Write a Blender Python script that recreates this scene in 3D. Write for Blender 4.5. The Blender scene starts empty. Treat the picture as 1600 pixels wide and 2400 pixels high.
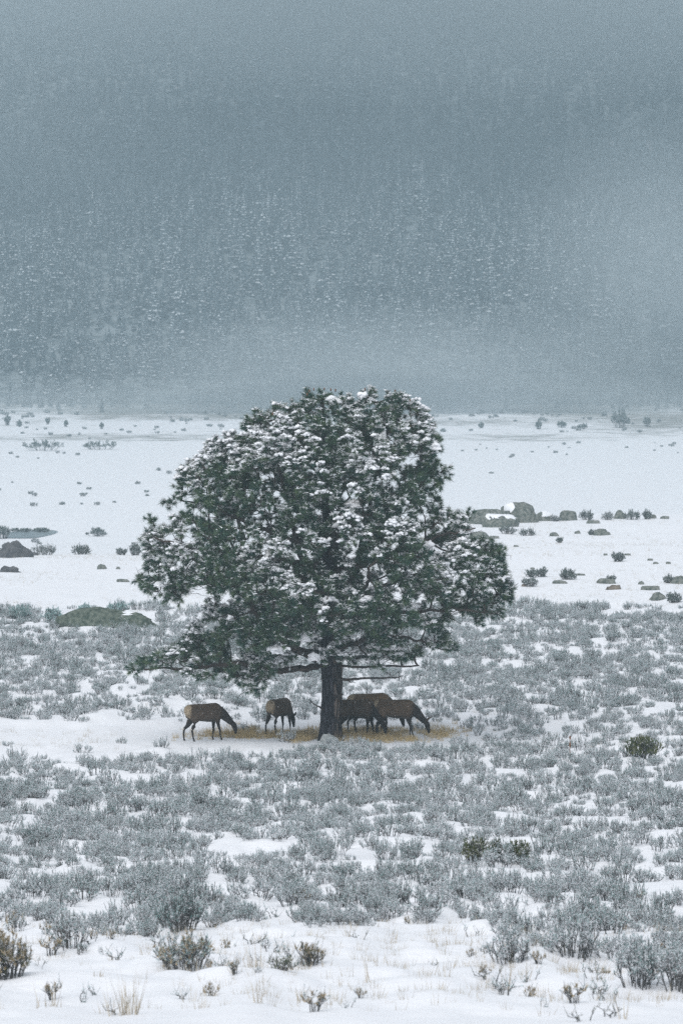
import bpy, bmesh, math, random
import numpy as np
from mathutils import Vector, Matrix

rng = np.random.default_rng(7)
random.seed(7)
SC = bpy.context.scene
COL = SC.collection
R = math.radians

# ------------------------------------------------------------------ camera
EYE = 12.37            # camera height above the foot of the pine
F = 9000.0             # focal length in photo pixels (135 mm on a 36 mm frame, 2400 px tall)
HOR = 930.0            # photo row of the camera's level line
cam_d = bpy.data.cameras.new('camera')
cam = bpy.data.objects.new('camera', cam_d); COL.objects.link(cam)
cam.location = (0, 0, EYE); cam.rotation_euler = (R(90), 0, 0)
cam_d.sensor_width = 36.0; cam_d.lens = 135.0; cam_d.shift_y = -270.0 / 2400.0
cam_d.clip_start = 0.5; cam_d.clip_end = 8000
cam_d.dof.use_dof = True; cam_d.dof.focus_distance = 138.0; cam_d.dof.aperture_fstop = 3.2
SC.camera = cam

# ------------------------------------------------------------------ sky, sun, exposure
world = bpy.data.worlds.new('World'); SC.world = world; world.use_nodes = True
wn = world.node_tree.nodes; wl = world.node_tree.links
bg = wn['Background']
sky = wn.new('ShaderNodeTexSky'); sky.sky_type = 'NISHITA'; sky.sun_disc = False
SUN_EL, SUN_ROT = 58.0, 205.0
sky.sun_elevation = R(SUN_EL); sky.sun_rotation = R(SUN_ROT)
sky.altitude = 2400; sky.air_density = 1.0; sky.dust_density = 6.0; sky.ozone_density = 1.0
grey = wn.new('ShaderNodeHueSaturation'); grey.inputs['Saturation'].default_value = 0.17     # a closed cloud deck greys the sky
wl.new(sky.outputs[0], grey.inputs['Color']); wl.new(grey.outputs[0], bg.inputs[0]); bg.inputs[1].default_value = 0.13
sun_d = bpy.data.lights.new('sun', 'SUN'); sun = bpy.data.objects.new('sun', sun_d); COL.objects.link(sun)
sun_d.energy = 1.0; sun_d.angle = R(60); sun_d.color = (1.0, 0.97, 0.93)
_a = R(SUN_ROT); _e = R(SUN_EL)
_dir = Vector((math.sin(_a) * math.cos(_e), math.cos(_a) * math.cos(_e), math.sin(_e)))
sun.rotation_euler = _dir.to_track_quat('Z', 'Y').to_euler(); sun.location = (0, 0, 300)
SC.view_settings.view_transform = 'Standard'; SC.view_settings.look = 'None'
SC.view_settings.exposure = 0.82; SC.view_settings.gamma = 1.0
SC.view_settings.use_curve_mapping = False
SC.cycles.max_bounces = 4; SC.cycles.diffuse_bounces = 2; SC.cycles.glossy_bounces = 1; SC.cycles.use_denoising = False; SC.cycles.volume_bounces = 1
SC.cycles.transparent_max_bounces = 8
HAZE_DENSITY = 0.00050

# ------------------------------------------------------------------ helpers
def tag(o, label=None, cat=None, group=None, kind=None):
    if label: o['label'] = label
    if cat: o['category'] = cat
    if group: o['group'] = group
    if kind: o['kind'] = kind
    return o

def empty(name, loc, rz=0.0, s=1.0):
    o = bpy.data.objects.new(name, None); COL.objects.link(o)
    o.location = loc; o.rotation_euler = (0, 0, rz); o.scale = (s, s, s); o.empty_display_size = 0.2
    return o

def mesh_arrays(name, V, F_, mats, mat_idx=None, smooth=False, attrs=None):
    """V (n,3), F_ (m,3) or (m,4) -> one mesh"""
    V = np.asarray(V, np.float32); F_ = np.asarray(F_, np.int32)
    me = bpy.data.meshes.new(name)
    k = F_.shape[1]; m = len(F_)
    me.vertices.add(len(V)); me.vertices.foreach_set('co', V.ravel())
    me.loops.add(m * k); me.loops.foreach_set('vertex_index', F_.ravel())
    me.polygons.add(m); me.polygons.foreach_set('loop_start', np.arange(0, m * k, k, dtype=np.int32))
    me.polygons.foreach_set('loop_total', np.full(m, k, np.int32))
    for mt in (mats if isinstance(mats, (list, tuple)) else [mats]): me.materials.append(mt)
    if mat_idx is not None: me.polygons.foreach_set('material_index', np.asarray(mat_idx, np.int32))
    if smooth: me.polygons.foreach_set('use_smooth', np.ones(m, bool))
    if attrs:
        for an, av in attrs.items():
            a = me.attributes.new(an, 'FLOAT', 'POINT'); a.data.foreach_set('value', np.asarray(av, np.float32))
    me.update(); me.validate()
    return me

def link(name, me, parent=None, loc=None):
    o = bpy.data.objects.new(name, me); COL.objects.link(o)
    if parent: o.parent = parent
    if loc is not None: o.location = loc
    return o

class Geo:
    """triangle soup: collects blocks of vertices and triangles"""
    def __init__(s): s.v = []; s.f = []; s.n = 0; s.t = []
    def add(s, V, T, tint=None):
        V = np.asarray(V, float).reshape(-1, 3); T = np.asarray(T, int).reshape(-1, 3)
        s.v.append(V); s.f.append(T + s.n); s.n += len(V)
        s.t.append(np.full(len(V), 0.5) if tint is None else np.broadcast_to(np.asarray(tint, float), (len(V),)))
    def mesh(s, name, mats, smooth=False):
        if not s.v: return None
        return mesh_arrays(name, np.concatenate(s.v), np.concatenate(s.f), mats, smooth=smooth,
                           attrs={'tint': np.concatenate(s.t)})

def blades(P0, P1, W, N=None, tint=None):
    """one thin triangle per row: base P0 (width W, spread across a random side), tip P1"""
    P0 = np.asarray(P0, float); P1 = np.asarray(P1, float); n = len(P0)
    d = P1 - P0; L = np.linalg.norm(d, axis=1, keepdims=True) + 1e-9
    r = rng.normal(size=(n, 3)) if N is None else N
    s = np.cross(d / L, r); s /= np.linalg.norm(s, axis=1, keepdims=True) + 1e-9
    W = np.broadcast_to(np.asarray(W, float), (n,))[:, None]
    V = np.empty((n, 3, 3)); V[:, 0] = P0 + s * W / 2; V[:, 1] = P0 - s * W / 2; V[:, 2] = P1
    T = np.arange(n * 3).reshape(n, 3)
    tt = None if tint is None else np.repeat(np.broadcast_to(np.asarray(tint, float), (n,)), 3)
    return V.reshape(-1, 3), T, tt

def tubes(A, B, RA, RB, k=4):
    """tapered open prisms A->B"""
    A = np.asarray(A, float); B = np.asarray(B, float); n = len(A)
    d = B - A; d /= np.linalg.norm(d, axis=1, keepdims=True) + 1e-9
    ref = np.where(np.abs(d[:, 2:3]) < 0.9, np.array([[0, 0, 1.0]]), np.array([[1.0, 0, 0]]))
    s = np.cross(d, ref); s /= np.linalg.norm(s, axis=1, keepdims=True); t = np.cross(d, s)
    a = np.arange(k) * 2 * np.pi / k
    ring = np.cos(a)[None, :, None] * s[:, None] + np.sin(a)[None, :, None] * t[:, None]
    RA = np.broadcast_to(np.asarray(RA, float), (n,)); RB = np.broadcast_to(np.asarray(RB, float), (n,))
    V = np.concatenate([A[:, None] + ring * RA[:, None, None], B[:, None] + ring * RB[:, None, None]], 1)
    T = []
    for i in range(k):
        j = (i + 1) % k
        T += [[i, j, k + j], [i, k + j, k + i]]
    T = np.array(T)[None] + (np.arange(n) * 2 * k)[:, None, None]
    return V.reshape(-1, 3), T.reshape(-1, 3)

_ico = {}
def ico(sub):
    if sub not in _ico:
        bm = bmesh.new(); bmesh.ops.create_icosphere(bm, subdivisions=sub, radius=1.0)
        bm.verts.index_update()
        _ico[sub] = (np.array([v.co[:] for v in bm.verts]), np.array([[v.index for v in f.verts] for f in bm.faces]))
        bm.free()
    return _ico[sub]

# value noise on numpy arrays
_tab = np.random.default_rng(99).random(65536)
def _h(i, j, k=0): return _tab[(i * 7919 + j * 104729 + k * 15485863) & 65535]
def noise2(x, y, seed=0):
    x = np.asarray(x, float); y = np.asarray(y, float)
    xi = np.floor(x).astype(np.int64); yi = np.floor(y).astype(np.int64)
    fx = x - xi; fy = y - yi; fx = fx * fx * fx * (fx * (fx * 6 - 15) + 10); fy = fy * fy * fy * (fy * (fy * 6 - 15) + 10)
    a = _h(xi, yi, seed); b = _h(xi + 1, yi, seed); c = _h(xi, yi + 1, seed); d = _h(xi + 1, yi + 1, seed)
    return (a * (1 - fx) + b * fx) * (1 - fy) + (c * (1 - fx) + d * fx) * fy
def noise3(p, seed=0):
    z = p[:, 2]; zi = np.floor(z).astype(np.int64); f = z - zi; f = f * f * (3 - 2 * f)
    out = 0
    for o, w in ((0, 1 - f), (1, f)):
        out = out + w * noise2(p[:, 0] + (zi + o) * 17.37, p[:, 1] + (zi + o) * 5.71, seed)
    return out
def sstep(a, b, x):
    t = np.clip((np.asarray(x, float) - a) / (b - a), 0, 1); return t * t * (3 - 2 * t)

# ------------------------------------------------------------------ materials
def nodes_of(name):
    m = bpy.data.materials.new(name); m.use_nodes = True
    nt = m.node_tree; return m, nt, nt.nodes, nt.links, nt.nodes['Principled BSDF']

def mat(name, c1, c2=None, scale=4.0, rough=0.8, bump=0.0, bscale=None, stretch=None, tint=False, ramp=(0.35, 0.65), spec=0.3, detail=4.0, bdist=0.02):
    m, nt, N, L, P = nodes_of(name)
    P.inputs['Roughness'].default_value = rough; P.inputs['Specular IOR Level'].default_value = spec
    if c2 is None:
        P.inputs['Base Color'].default_value = (*c1, 1)
        if not bump: return m
    tc = N.new('ShaderNodeTexCoord'); mp = N.new('ShaderNodeMapping'); L.new(tc.outputs['Object'], mp.inputs[0])
    if stretch: mp.inputs['Scale'].default_value = stretch
    if c2 is not None:
        mix = N.new('ShaderNodeMix'); mix.data_type = 'RGBA'
        mix.inputs[6].default_value = (*c1, 1); mix.inputs[7].default_value = (*c2, 1)
        if tint:
            at = N.new('ShaderNodeAttribute'); at.attribute_name = 'tint'; L.new(at.outputs['Fac'], mix.inputs[0])
        else:
            nz = N.new('ShaderNodeTexNoise'); nz.inputs['Scale'].default_value = scale; nz.inputs['Detail'].default_value = detail
            L.new(mp.outputs[0], nz.inputs[0])
            mr = N.new('ShaderNodeMapRange'); mr.inputs[1].default_value = ramp[0]; mr.inputs[2].default_value = ramp[1]
            L.new(nz.outputs[0], mr.inputs[0]); L.new(mr.outputs[0], mix.inputs[0])
        L.new(mix.outputs[2], P.inputs['Base Color'])
    if bump:
        nb = N.new('ShaderNodeTexNoise'); nb.inputs['Scale'].default_value = bscale or scale * 3; nb.inputs['Detail'].default_value = 6
        L.new(mp.outputs[0], nb.inputs[0])
        bp = N.new('ShaderNodeBump'); bp.inputs['Strength'].default_value = bump; bp.inputs['Distance'].default_value = bdist
        L.new(nb.outputs[0], bp.inputs['Height']); L.new(bp.outputs[0], P.inputs['Normal'])
    return m

def glow_through(m, f, col):
    """thin leaves and crusts of snow let light through"""
    N = m.node_tree.nodes; L = m.node_tree.links; tr = N.new('ShaderNodeBsdfTranslucent'); mx = N.new('ShaderNodeMixShader'); mx.inputs[0].default_value = f
    P = N['Principled BSDF']
    if P.inputs['Base Color'].is_linked: L.new(P.inputs['Base Color'].links[0].from_socket, tr.inputs[0])
    else: tr.inputs[0].default_value = (*col, 1)
    L.new(P.outputs[0], mx.inputs[1]); L.new(tr.outputs[0], mx.inputs[2]); L.new(mx.outputs[0], N['Material Output'].inputs['Surface'])
M = {}
M['snow'] = mat('snow', (0.86, 0.87, 0.90), (0.80, 0.82, 0.86), 0.9, 0.6, 0.5, 5.0, bdist=0.05)
M['snow_cap'] = mat('snow_on_things', (0.87, 0.88, 0.91), None, 1, 0.6)
glow_through(M['snow_cap'], 0.42, (0.87, 0.88, 0.91))
M['needle'] = mat('pine_needles', (0.030, 0.090, 0.076), (0.14, 0.20, 0.10), tint=True, rough=0.5)
M['twig'] = mat('pine_twigs', (0.030, 0.026, 0.026), (0.075, 0.055, 0.045), 3, 0.9)
M['leaf'] = mat('sage_leaves', (0.16, 0.28, 0.275), (0.46, 0.65, 0.63), tint=True, rough=0.8)
glow_through(M['leaf'], 0.30, None); glow_through(M['needle'], 0.25, None)
M['stem'] = mat('sage_stems', (0.042, 0.048, 0.05), (0.125, 0.12, 0.115), tint=True, rough=0.9)
M['leaf_green'] = mat('green_leaves', (0.045, 0.075, 0.03), (0.14, 0.15, 0.05), tint=True, rough=0.7)
M['leaf_bush'] = mat('bush_leaves', (0.05, 0.08, 0.075), (0.15, 0.19, 0.17), tint=True, rough=0.8)
M['seed'] = mat('seed_heads', (0.22, 0.17, 0.10), (0.50, 0.42, 0.30), tint=True, rough=0.9)
M['gold'] = mat('golden_grass', (0.34, 0.25, 0.12), (0.68, 0.54, 0.30), tint=True, rough=0.8)
M['straw'] = mat('straw_grass', (0.26, 0.22, 0.16), (0.55, 0.48, 0.36), tint=True, rough=0.85)
M['rock'] = mat('lichen_rock', (0.075, 0.095, 0.085), (0.22, 0.23, 0.21), 4.5, 0.9, 1.0, 7.0, bdist=0.09)
M['dark_rock'] = mat('dark_rock', (0.06, 0.065, 0.075), (0.12, 0.12, 0.125), 2.0, 0.9, 0.8, 9.0, bdist=0.04)
M['brown_rock'] = mat('brown_rock', (0.10, 0.085, 0.07), (0.20, 0.17, 0.14), 2.0, 0.9, 0.8, 9.0, bdist=0.04)
M['pale_rock'] = mat('pale_rock', (0.26, 0.28, 0.28), (0.48, 0.50, 0.50), 6.0, 0.9, 0.8, 9.0)
M['green_rock'] = mat('mossy_rock', (0.05, 0.072, 0.058), (0.15, 0.175, 0.145), 5.0, 0.95, 0.9, 10.0, bdist=0.06)
M['fir'] = mat('fir_needles', (0.010, 0.020, 0.026), (0.055, 0.078, 0.085), tint=True, rough=0.7)
M['frost'] = mat('frosted_boughs', (0.62, 0.65, 0.68), (0.30, 0.34, 0.36), 0.9, 0.8)
M['antler'] = mat('antler_velvet', (0.05, 0.04, 0.035), (0.10, 0.08, 0.06), 8, 0.9)
M['hoof'] = mat('hoof', (0.02, 0.018, 0.016), None, 1, 0.5)
M['eye'] = mat('eye', (0.01, 0.008, 0.006), None, 1, 0.1)
M['cone'] = mat('cone_brown', (0.12, 0.05, 0.025), (0.22, 0.11, 0.06), 9, 0.8)

def bark_mat():
    m, nt, N, L, P = nodes_of('pine_bark')
    P.inputs['Roughness'].default_value = 0.95; P.inputs['Specular IOR Level'].default_value = 0.1
    tc = N.new('ShaderNodeTexCoord'); mp = N.new('ShaderNodeMapping'); mp.inputs['Scale'].default_value = (7, 7, 1.6)
    L.new(tc.outputs['Object'], mp.inputs[0])
    vo = N.new('ShaderNodeTexVoronoi'); vo.feature = 'DISTANCE_TO_EDGE'; vo.inputs['Scale'].default_value = 1.0
    nz = N.new('ShaderNodeTexNoise'); nz.inputs['Scale'].default_value = 2.0; nz.inputs['Detail'].default_value = 5
    L.new(mp.outputs[0], nz.inputs[0])
    ad = N.new('ShaderNodeVectorMath'); ad.operation = 'MULTIPLY_ADD'; ad.inputs[1].default_value = (0.7, 0.7, 0.7)
    L.new(nz.outputs['Color'], ad.inputs[0]); L.new(mp.outputs[0], ad.inputs[2]); L.new(ad.outputs[0], vo.inputs['Vector'])
    mr = N.new('ShaderNodeMapRange'); mr.inputs[1].default_value = 0.02; mr.inputs[2].default_value = 0.22
    L.new(vo.outputs['Distance'], mr.inputs[0])
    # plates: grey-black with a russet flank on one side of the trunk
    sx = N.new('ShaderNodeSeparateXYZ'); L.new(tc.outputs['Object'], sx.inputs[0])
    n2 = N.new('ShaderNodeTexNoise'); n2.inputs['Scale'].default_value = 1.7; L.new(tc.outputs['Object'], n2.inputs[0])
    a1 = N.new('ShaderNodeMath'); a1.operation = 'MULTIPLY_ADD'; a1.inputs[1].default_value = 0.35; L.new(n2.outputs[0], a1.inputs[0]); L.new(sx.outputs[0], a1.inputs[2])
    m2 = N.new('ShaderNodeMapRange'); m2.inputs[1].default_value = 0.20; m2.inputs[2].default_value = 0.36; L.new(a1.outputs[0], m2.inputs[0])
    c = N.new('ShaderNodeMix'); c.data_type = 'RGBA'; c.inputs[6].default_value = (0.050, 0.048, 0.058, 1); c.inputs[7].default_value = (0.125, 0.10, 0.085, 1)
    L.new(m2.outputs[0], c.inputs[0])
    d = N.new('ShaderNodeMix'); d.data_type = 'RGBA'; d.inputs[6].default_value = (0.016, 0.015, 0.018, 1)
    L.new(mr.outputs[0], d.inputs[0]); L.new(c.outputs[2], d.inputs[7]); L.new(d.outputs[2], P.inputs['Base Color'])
    bp = N.new('ShaderNodeBump'); bp.inputs['Strength'].default_value = 0.9; bp.inputs['Distance'].default_value = 0.05
    L.new(mr.outputs[0], bp.inputs['Height']); L.new(bp.outputs[0], P.inputs['Normal'])
    return m
M['bark'] = bark_mat()

def coat_mat():
    m, nt, N, L, P = nodes_of('elk_coat')
    P.inputs['Roughness'].default_value = 0.85; P.inputs['Specular IOR Level'].default_value = 0.15
    at = N.new('ShaderNodeAttribute'); at.attribute_name = 'coat'
    tc = N.new('ShaderNodeTexCoord'); nz = N.new('ShaderNodeTexNoise'); nz.inputs['Scale'].default_value = 26; nz.inputs['Detail'].default_value = 4
    L.new(tc.outputs['Object'], nz.inputs[0])
    mr = N.new('ShaderNodeMapRange'); mr.inputs[1].default_value = 0.3; mr.inputs[2].default_value = 0.7; mr.inputs[3].default_value = 0.45; mr.inputs[4].default_value = 1.6
    L.new(nz.outputs[0], mr.inputs[0])
    mu = N.new('ShaderNodeVectorMath'); mu.operation = 'SCALE'; L.new(at.outputs['Color'], mu.inputs[0]); L.new(mr.outputs[0], mu.inputs['Scale'])
    L.new(mu.outputs[0], P.inputs['Base Color'])
    bp = N.new('ShaderNodeBump'); bp.inputs['Strength'].default_value = 0.4; bp.inputs['Distance'].default_value = 0.02
    L.new(nz.outputs[0], bp.inputs['Height']); L.new(bp.outputs[0], P.inputs['Normal'])
    return m
M['coat'] = coat_mat()

def ground_mat():
    """snow with thin-cover patches where dead grass and earth show; patches follow the meadow, not the light"""
    m, nt, N, L, P = nodes_of('snowy_ground')
    P.inputs['Roughness'].default_value = 0.6; P.inputs['Specular IOR Level'].default_value = 0.25
    tc = N.new('ShaderNodeTexCoord')
    at = N.new('ShaderNodeAttribute'); at.attribute_name = 'bare'
    mp = N.new('ShaderNodeMapping'); mp.inputs['Scale'].default_value = (0.05, 0.045, 0.3); L.new(tc.outputs['Object'], mp.inputs[0])
    n1 = N.new('ShaderNodeTexNoise'); n1.inputs['Scale'].default_value = 3.0; n1.inputs['Detail'].default_value = 8; n1.inputs['Roughness'].default_value = 0.7
    L.new(mp.outputs[0], n1.inputs[0])
    ad = N.new('ShaderNodeMath'); ad.operation = 'ADD'; L.new(n1.outputs[0], ad.inputs[0]); L.new(at.outputs['Fac'], ad.inputs[1])
    mr = N.new('ShaderNodeMapRange'); mr.inputs[1].default_value = 0.84; mr.inputs[2].default_value = 1.04; L.new(ad.outputs[0], mr.inputs[0])
    sn = N.new('ShaderNodeMix'); sn.data_type = 'RGBA'; sn.inputs[6].default_value = (0.86, 0.87, 0.90, 1); sn.inputs[7].default_value = (0.80, 0.815, 0.86, 1)
    n2 = N.new('ShaderNodeTexNoise'); n2.inputs['Scale'].default_value = 0.9; n2.inputs['Detail'].default_value = 6; L.new(tc.outputs['Object'], n2.inputs[0])
    L.new(n2.outputs[0], sn.inputs[0])
    er = N.new('ShaderNodeMix'); er.data_type = 'RGBA'; er.inputs[6].default_value = (0.18, 0.185, 0.18, 1); er.inputs[7].default_value = (0.36, 0.36, 0.34, 1)
    L.new(n2.outputs[0], er.inputs[0])
    mx = N.new('ShaderNodeMix'); mx.data_type = 'RGBA'; L.new(mr.outputs[0], mx.inputs[0]); L.new(sn.outputs[2], mx.inputs[6]); L.new(er.outputs[2], mx.inputs[7])
    L.new(mx.outputs[2], P.inputs['Base Color'])
    nb = N.new('ShaderNodeTexNoise'); nb.inputs['Scale'].default_value = 5; nb.inputs['Detail'].default_value = 6; L.new(tc.outputs['Object'], nb.inputs[0])
    bp = N.new('ShaderNodeBump'); bp.inputs['Strength'].default_value = 0.5; bp.inputs['Distance'].default_value = 0.05
    L.new(nb.outputs[0], bp.inputs['Height']); L.new(bp.outputs[0], P.inputs['Normal'])
    return m
M['ground'] = ground_mat()

# ------------------------------------------------------------------ terrain
def zr(d, y): return -(y - HOR) / F * d          # height relative to the eye of photo row y at distance d
_near = [(-90, 1.5), (-30, -0.9), (-4, -1.65), (4, -1.7), (20, -4.6), (40, zr(55, 2400) + 1.6), (55, zr(55, 2400)), (75, zr(75, 2185)), (110, zr(110, 1900)), (138, zr(138, 1736)), (200, zr(200, 1420))]
_far = [(450, -17.0), (1100, -3.9), (1125, -2.0)]
_left = _near + [(255, zr(255, 1312)), (274, zr(274, 1298)), (300, -13.0), (350, -15.5)] + _far
_right = _near + [(250, zr(250, 1292)), (302, zr(302, 1214)), (325, -9.9), (370, -13.5)] + _far
_D = np.arange(-90, 1130, 0.5)
def _prof(pts):
    z = np.interp(_D, [p[0] for p in pts], [p[1] for p in pts])
    k = np.exp(-0.5 * (np.arange(-16, 17) / 6.0) ** 2); k /= k.sum()
    return np.convolve(np.pad(z, 16, 'edge'), k, 'valid')
_zl, _zrt = _prof(_left), _prof(_right)
_PZ = float(np.interp(468, _D, _zl))
def U(x, d): return 800 + F * np.asarray(x, float) / np.maximum(np.asarray(d, float), 30)
def H(x, d, fine=True):
    x = np.asarray(x, float); d = np.asarray(d, float); u = U(x, d)
    s = sstep(300, 1080, u)
    z = np.interp(d, _D, _zl) * (1 - s) + np.interp(d, _D, _zrt) * s
    if fine:
        amp = 0.34 * sstep(48, 66, d) * (1 - sstep(195, 215, d))
        # smooth trail of snow in front of the pine and trampled ground round it
        flat = np.exp(-((d - 137.0 - 0.012 * x ** 2) / 4.2) ** 2) * (1 - 0.6 * sstep(6, 11, x))
        amp = amp * (1 - 0.9 * flat)
        z = z + amp * (np.maximum(noise2(x / 1.5, d / 1.9, 1), 0.25) - 0.45) + 0.6 * amp * (noise2(x / 0.7, d / 0.9, 2) - 0.5)
        z = z + 0.18 * (noise2(x / 6, d / 9, 3) - 0.5) * sstep(40, 60, d) * (1 - flat)
        z = z + 0.09 * (noise2(x / 1.3, d / 2.2, 5) - 0.5) * (1 - amp / 0.34)
        z = z + 0.5 * (noise2(x / 25, d / 30, 4) - 0.5) * sstep(215, 240, d) * (1 - sstep(262, 285, d)) 
    wp = np.exp(-(((x + 37.9) / 5.2) ** 2 + ((d - 468) / 26) ** 2) ** 3)      # level hollow of the pond
    z = z * (1 - wp) + (_PZ - 0.10) * wp
    return z + EYE
def Ypx(x, d): return HOR - F * (H(x, d) - EYE) / d
def hit(u, y, d0=45.0, d1=310.0):
    """where the view line through photo pixel (u, y) meets the ground"""
    d = np.arange(d0, d1, 0.1); x = (u - 800) / F * d
    yy = Ypx(x, d); k = np.nonzero(yy <= y)[0]
    i = k[0] if len(k) else int(np.argmin(yy))
    return float(x[i]), float(d[i]), float(H(x[i], d[i]))

def build_ground():
    ds = [-90, -60, -35, -15, 0, 12, 24, 34]
    d = 40.0
    while d < 340: ds.append(d); d *= 1.0042
    while d < 1125: ds.append(d); d *= 1.02
    ds.append(1126.0); ds = np.array(ds)
    us = np.concatenate([[-9000, -6000, -4000, -2600, -1700, -1100, -700, -450], np.arange(-250, 1851, 9), [2050, 2300, 2700, 3300, 4200, 5600, 7600, 10600]])
    sc = np.maximum(ds, 40) / F
    X = (us[None, :] - 800) * sc[:, None]; Dm = np.repeat(ds[:, None], len(us), 1)
    Z = H(X, Dm)
    nr, nc = X.shape
    V = np.stack([X, Dm, Z], -1).reshape(-1, 3)
    i = np.arange(nr * nc).reshape(nr, nc)
    Q = np.stack([i[:-1, :-1], i[:-1, 1:], i[1:, 1:], i[1:, :-1]], -1).reshape(-1, 4)
    # thin snow: far end of the meadow, the strip under the pine, patches of the mid meadow
    y = HOR - F * (V[:, 2] - EYE) / np.maximum(V[:, 1], 20); dd = V[:, 1]; xx = V[:, 0]
    bare = np.full(len(V), 0.0)
    bare += 0.49 * sstep(640, 1060, dd + 260 * (noise2(xx / 45, dd / 70, 9) - 0.5)) + 0.20 * (noise2(xx / 30, dd / 60, 8) - 0.4) * sstep(440, 600, dd)
    bare += 0.08 * np.exp(-((dd - 455) / 45) ** 2) * (xx < 5)
    bare += 0.20 * np.exp(-((dd - 140.5) / 1.6) ** 2) * np.exp(-((xx + 0.5) / 5.0) ** 4)
    me = mesh_arrays('ground', V, Q, M['ground'], smooth=True, attrs={'bare': bare})
    return tag(link('ground', me), 'snow covered sagebrush flat and open meadow', None, kind='structure')
build_ground()

# mountain side behind the meadow
_mp = [(1124, zr(1124, 948)), (1160, zr(1160, 860)), (1215, zr(1215, 690)), (1310, zr(1310, 430)), (1410, zr(1410, 190)), (1510, zr(1510, -20)), (1620, zr(1620, -200)), (1850, zr(1850, -420)), (2300, zr(2300, -560))]
def HM(x, d):
    x = np.asarray(x, float); d = np.asarray(d, float)
    z = np.interp(d, [p[0] for p in _mp], [p[1] for p in _mp])
    a = sstep(1124, 1230, d)
    z = z + a * (24 * (noise2(x / 80, d / 110, 11) - 0.5) + 9 * (noise2(x / 28, d / 40, 12) - 0.5))
    return z + EYE
def build_mountain():
    ds = np.concatenate([np.arange(1124, 1500, 9), np.arange(1500, 2301, 25)]); xs = np.concatenate([np.arange(-900, -320, 60), np.arange(-320, 321, 8), np.arange(340, 901, 60)])
    X, Dm = np.meshgrid(xs, ds); V = np.stack([X, Dm, HM(X, Dm)], -1).reshape(-1, 3)
    i = np.arange(X.size).reshape(X.shape)
    Q = np.stack([i[:-1, :-1], i[:-1, 1:], i[1:, 1:], i[1:, :-1]], -1).reshape(-1, 4)
    me = mesh_arrays('mountain', V, Q, mat('mountain_snow', (0.20, 0.225, 0.235), (0.035, 0.048, 0.052), 0.35, 0.8, ramp=(0.40, 0.62), detail=8), smooth=True)
    tag(link('mountain', me), 'forested mountainside fading into low cloud', None, kind='structure')
build_mountain()

# pond at the left
def build_pond():
    x, d, z = (72 - 800) / F * 468, 468.0, 0
    n = 40; a = np.arange(n) * 2 * np.pi / n
    px = x + 2.9 * np.cos(a) * (1 + 0.08 * np.sin(3 * a)) ; py = d + 16 * np.sin(a) * (1 + 0.1 * np.cos(2 * a))
    pz = np.full(n, _PZ + EYE - 0.06)
    V = np.concatenate([np.stack([px, py, pz], -1), [[x, d, pz[0]]]]); T = [[i, (i + 1) % n, n] for i in range(n)]
    me = mesh_arrays('pond', V, T, mat('pond_ice', (0.14, 0.19, 0.22), (0.24, 0.29, 0.31), 0.4, 0.25))
    tag(link('pond', me), 'grey frozen pond at the near edge of the meadow', None, kind='structure')
build_pond()

# ------------------------------------------------------------------ scattering (only for uncountable stuff)
def scatter(name, P, S, RZ, idx, sources, label, tilt=None):
    pts = bpy.data.meshes.new(name + '_points'); n = len(P)
    pts.vertices.add(n); pts.vertices.foreach_set('co', np.asarray(P, np.float32).ravel())
    for an, tp, key, val in (('size', 'FLOAT', 'value', S), ('pick', 'INT', 'value', idx)):
        a = pts.attributes.new(an, tp, 'POINT'); a.data.foreach_set(key, np.asarray(val, np.float32 if tp == 'FLOAT' else np.int32))
    rot = np.zeros((n, 3), np.float32); rot[:, 2] = RZ
    if tilt is not None: rot[:, :2] = tilt
    a = pts.attributes.new('turn', 'FLOAT_VECTOR', 'POINT'); a.data.foreach_set('vector', rot.ravel())
    o = link(name, pts); tag(o, label, None, kind='stuff')
    col = bpy.data.collections.new(name + '_sources')
    for i, me in enumerate(sources):
        s = bpy.data.objects.new('%s_source_%02d' % (name, i), me); col.objects.link(s)
    g = bpy.data.node_groups.new(name, 'GeometryNodeTree')
    g.interface.new_socket('Geometry', in_out='INPUT', socket_type='NodeSocketGeometry')
    g.interface.new_socket('Geometry', in_out='OUTPUT', socket_type='NodeSocketGeometry')
    N = g.nodes; L = g.links
    gi = N.new('NodeGroupInput'); go = N.new('NodeGroupOutput')
    ci = N.new('GeometryNodeCollectionInfo'); ci.inputs[0].default_value = col; ci.inputs['Separate Children'].default_value = True; ci.inputs['Reset Children'].default_value = True
    ip = N.new('GeometryNodeInstanceOnPoints'); ip.inputs['Pick Instance'].default_value = True
    def named(nm, dt):
        q = N.new('GeometryNodeInputNamedAttribute'); q.data_type = dt; q.inputs[0].default_value = nm; return q.outputs[0]
    m2p = N.new('GeometryNodeMeshToPoints'); L.new(gi.outputs[0], m2p.inputs[0]); L.new(m2p.outputs[0], ip.inputs['Points'])
    L.new(ci.outputs[0], ip.inputs['Instance']); L.new(named('pick', 'INT'), ip.inputs['Instance Index'])
    L.new(named('size', 'FLOAT'), ip.inputs['Scale'])
    e2r = N.new('FunctionNodeEulerToRotation'); L.new(named('turn', 'FLOAT_VECTOR'), e2r.inputs[0]); L.new(e2r.outputs[0], ip.inputs['Rotation'])
    L.new(ip.outputs[0], go.inputs[0])
    md = o.modifiers.new('scatter', 'NODES'); md.node_group = g
    return o

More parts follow.
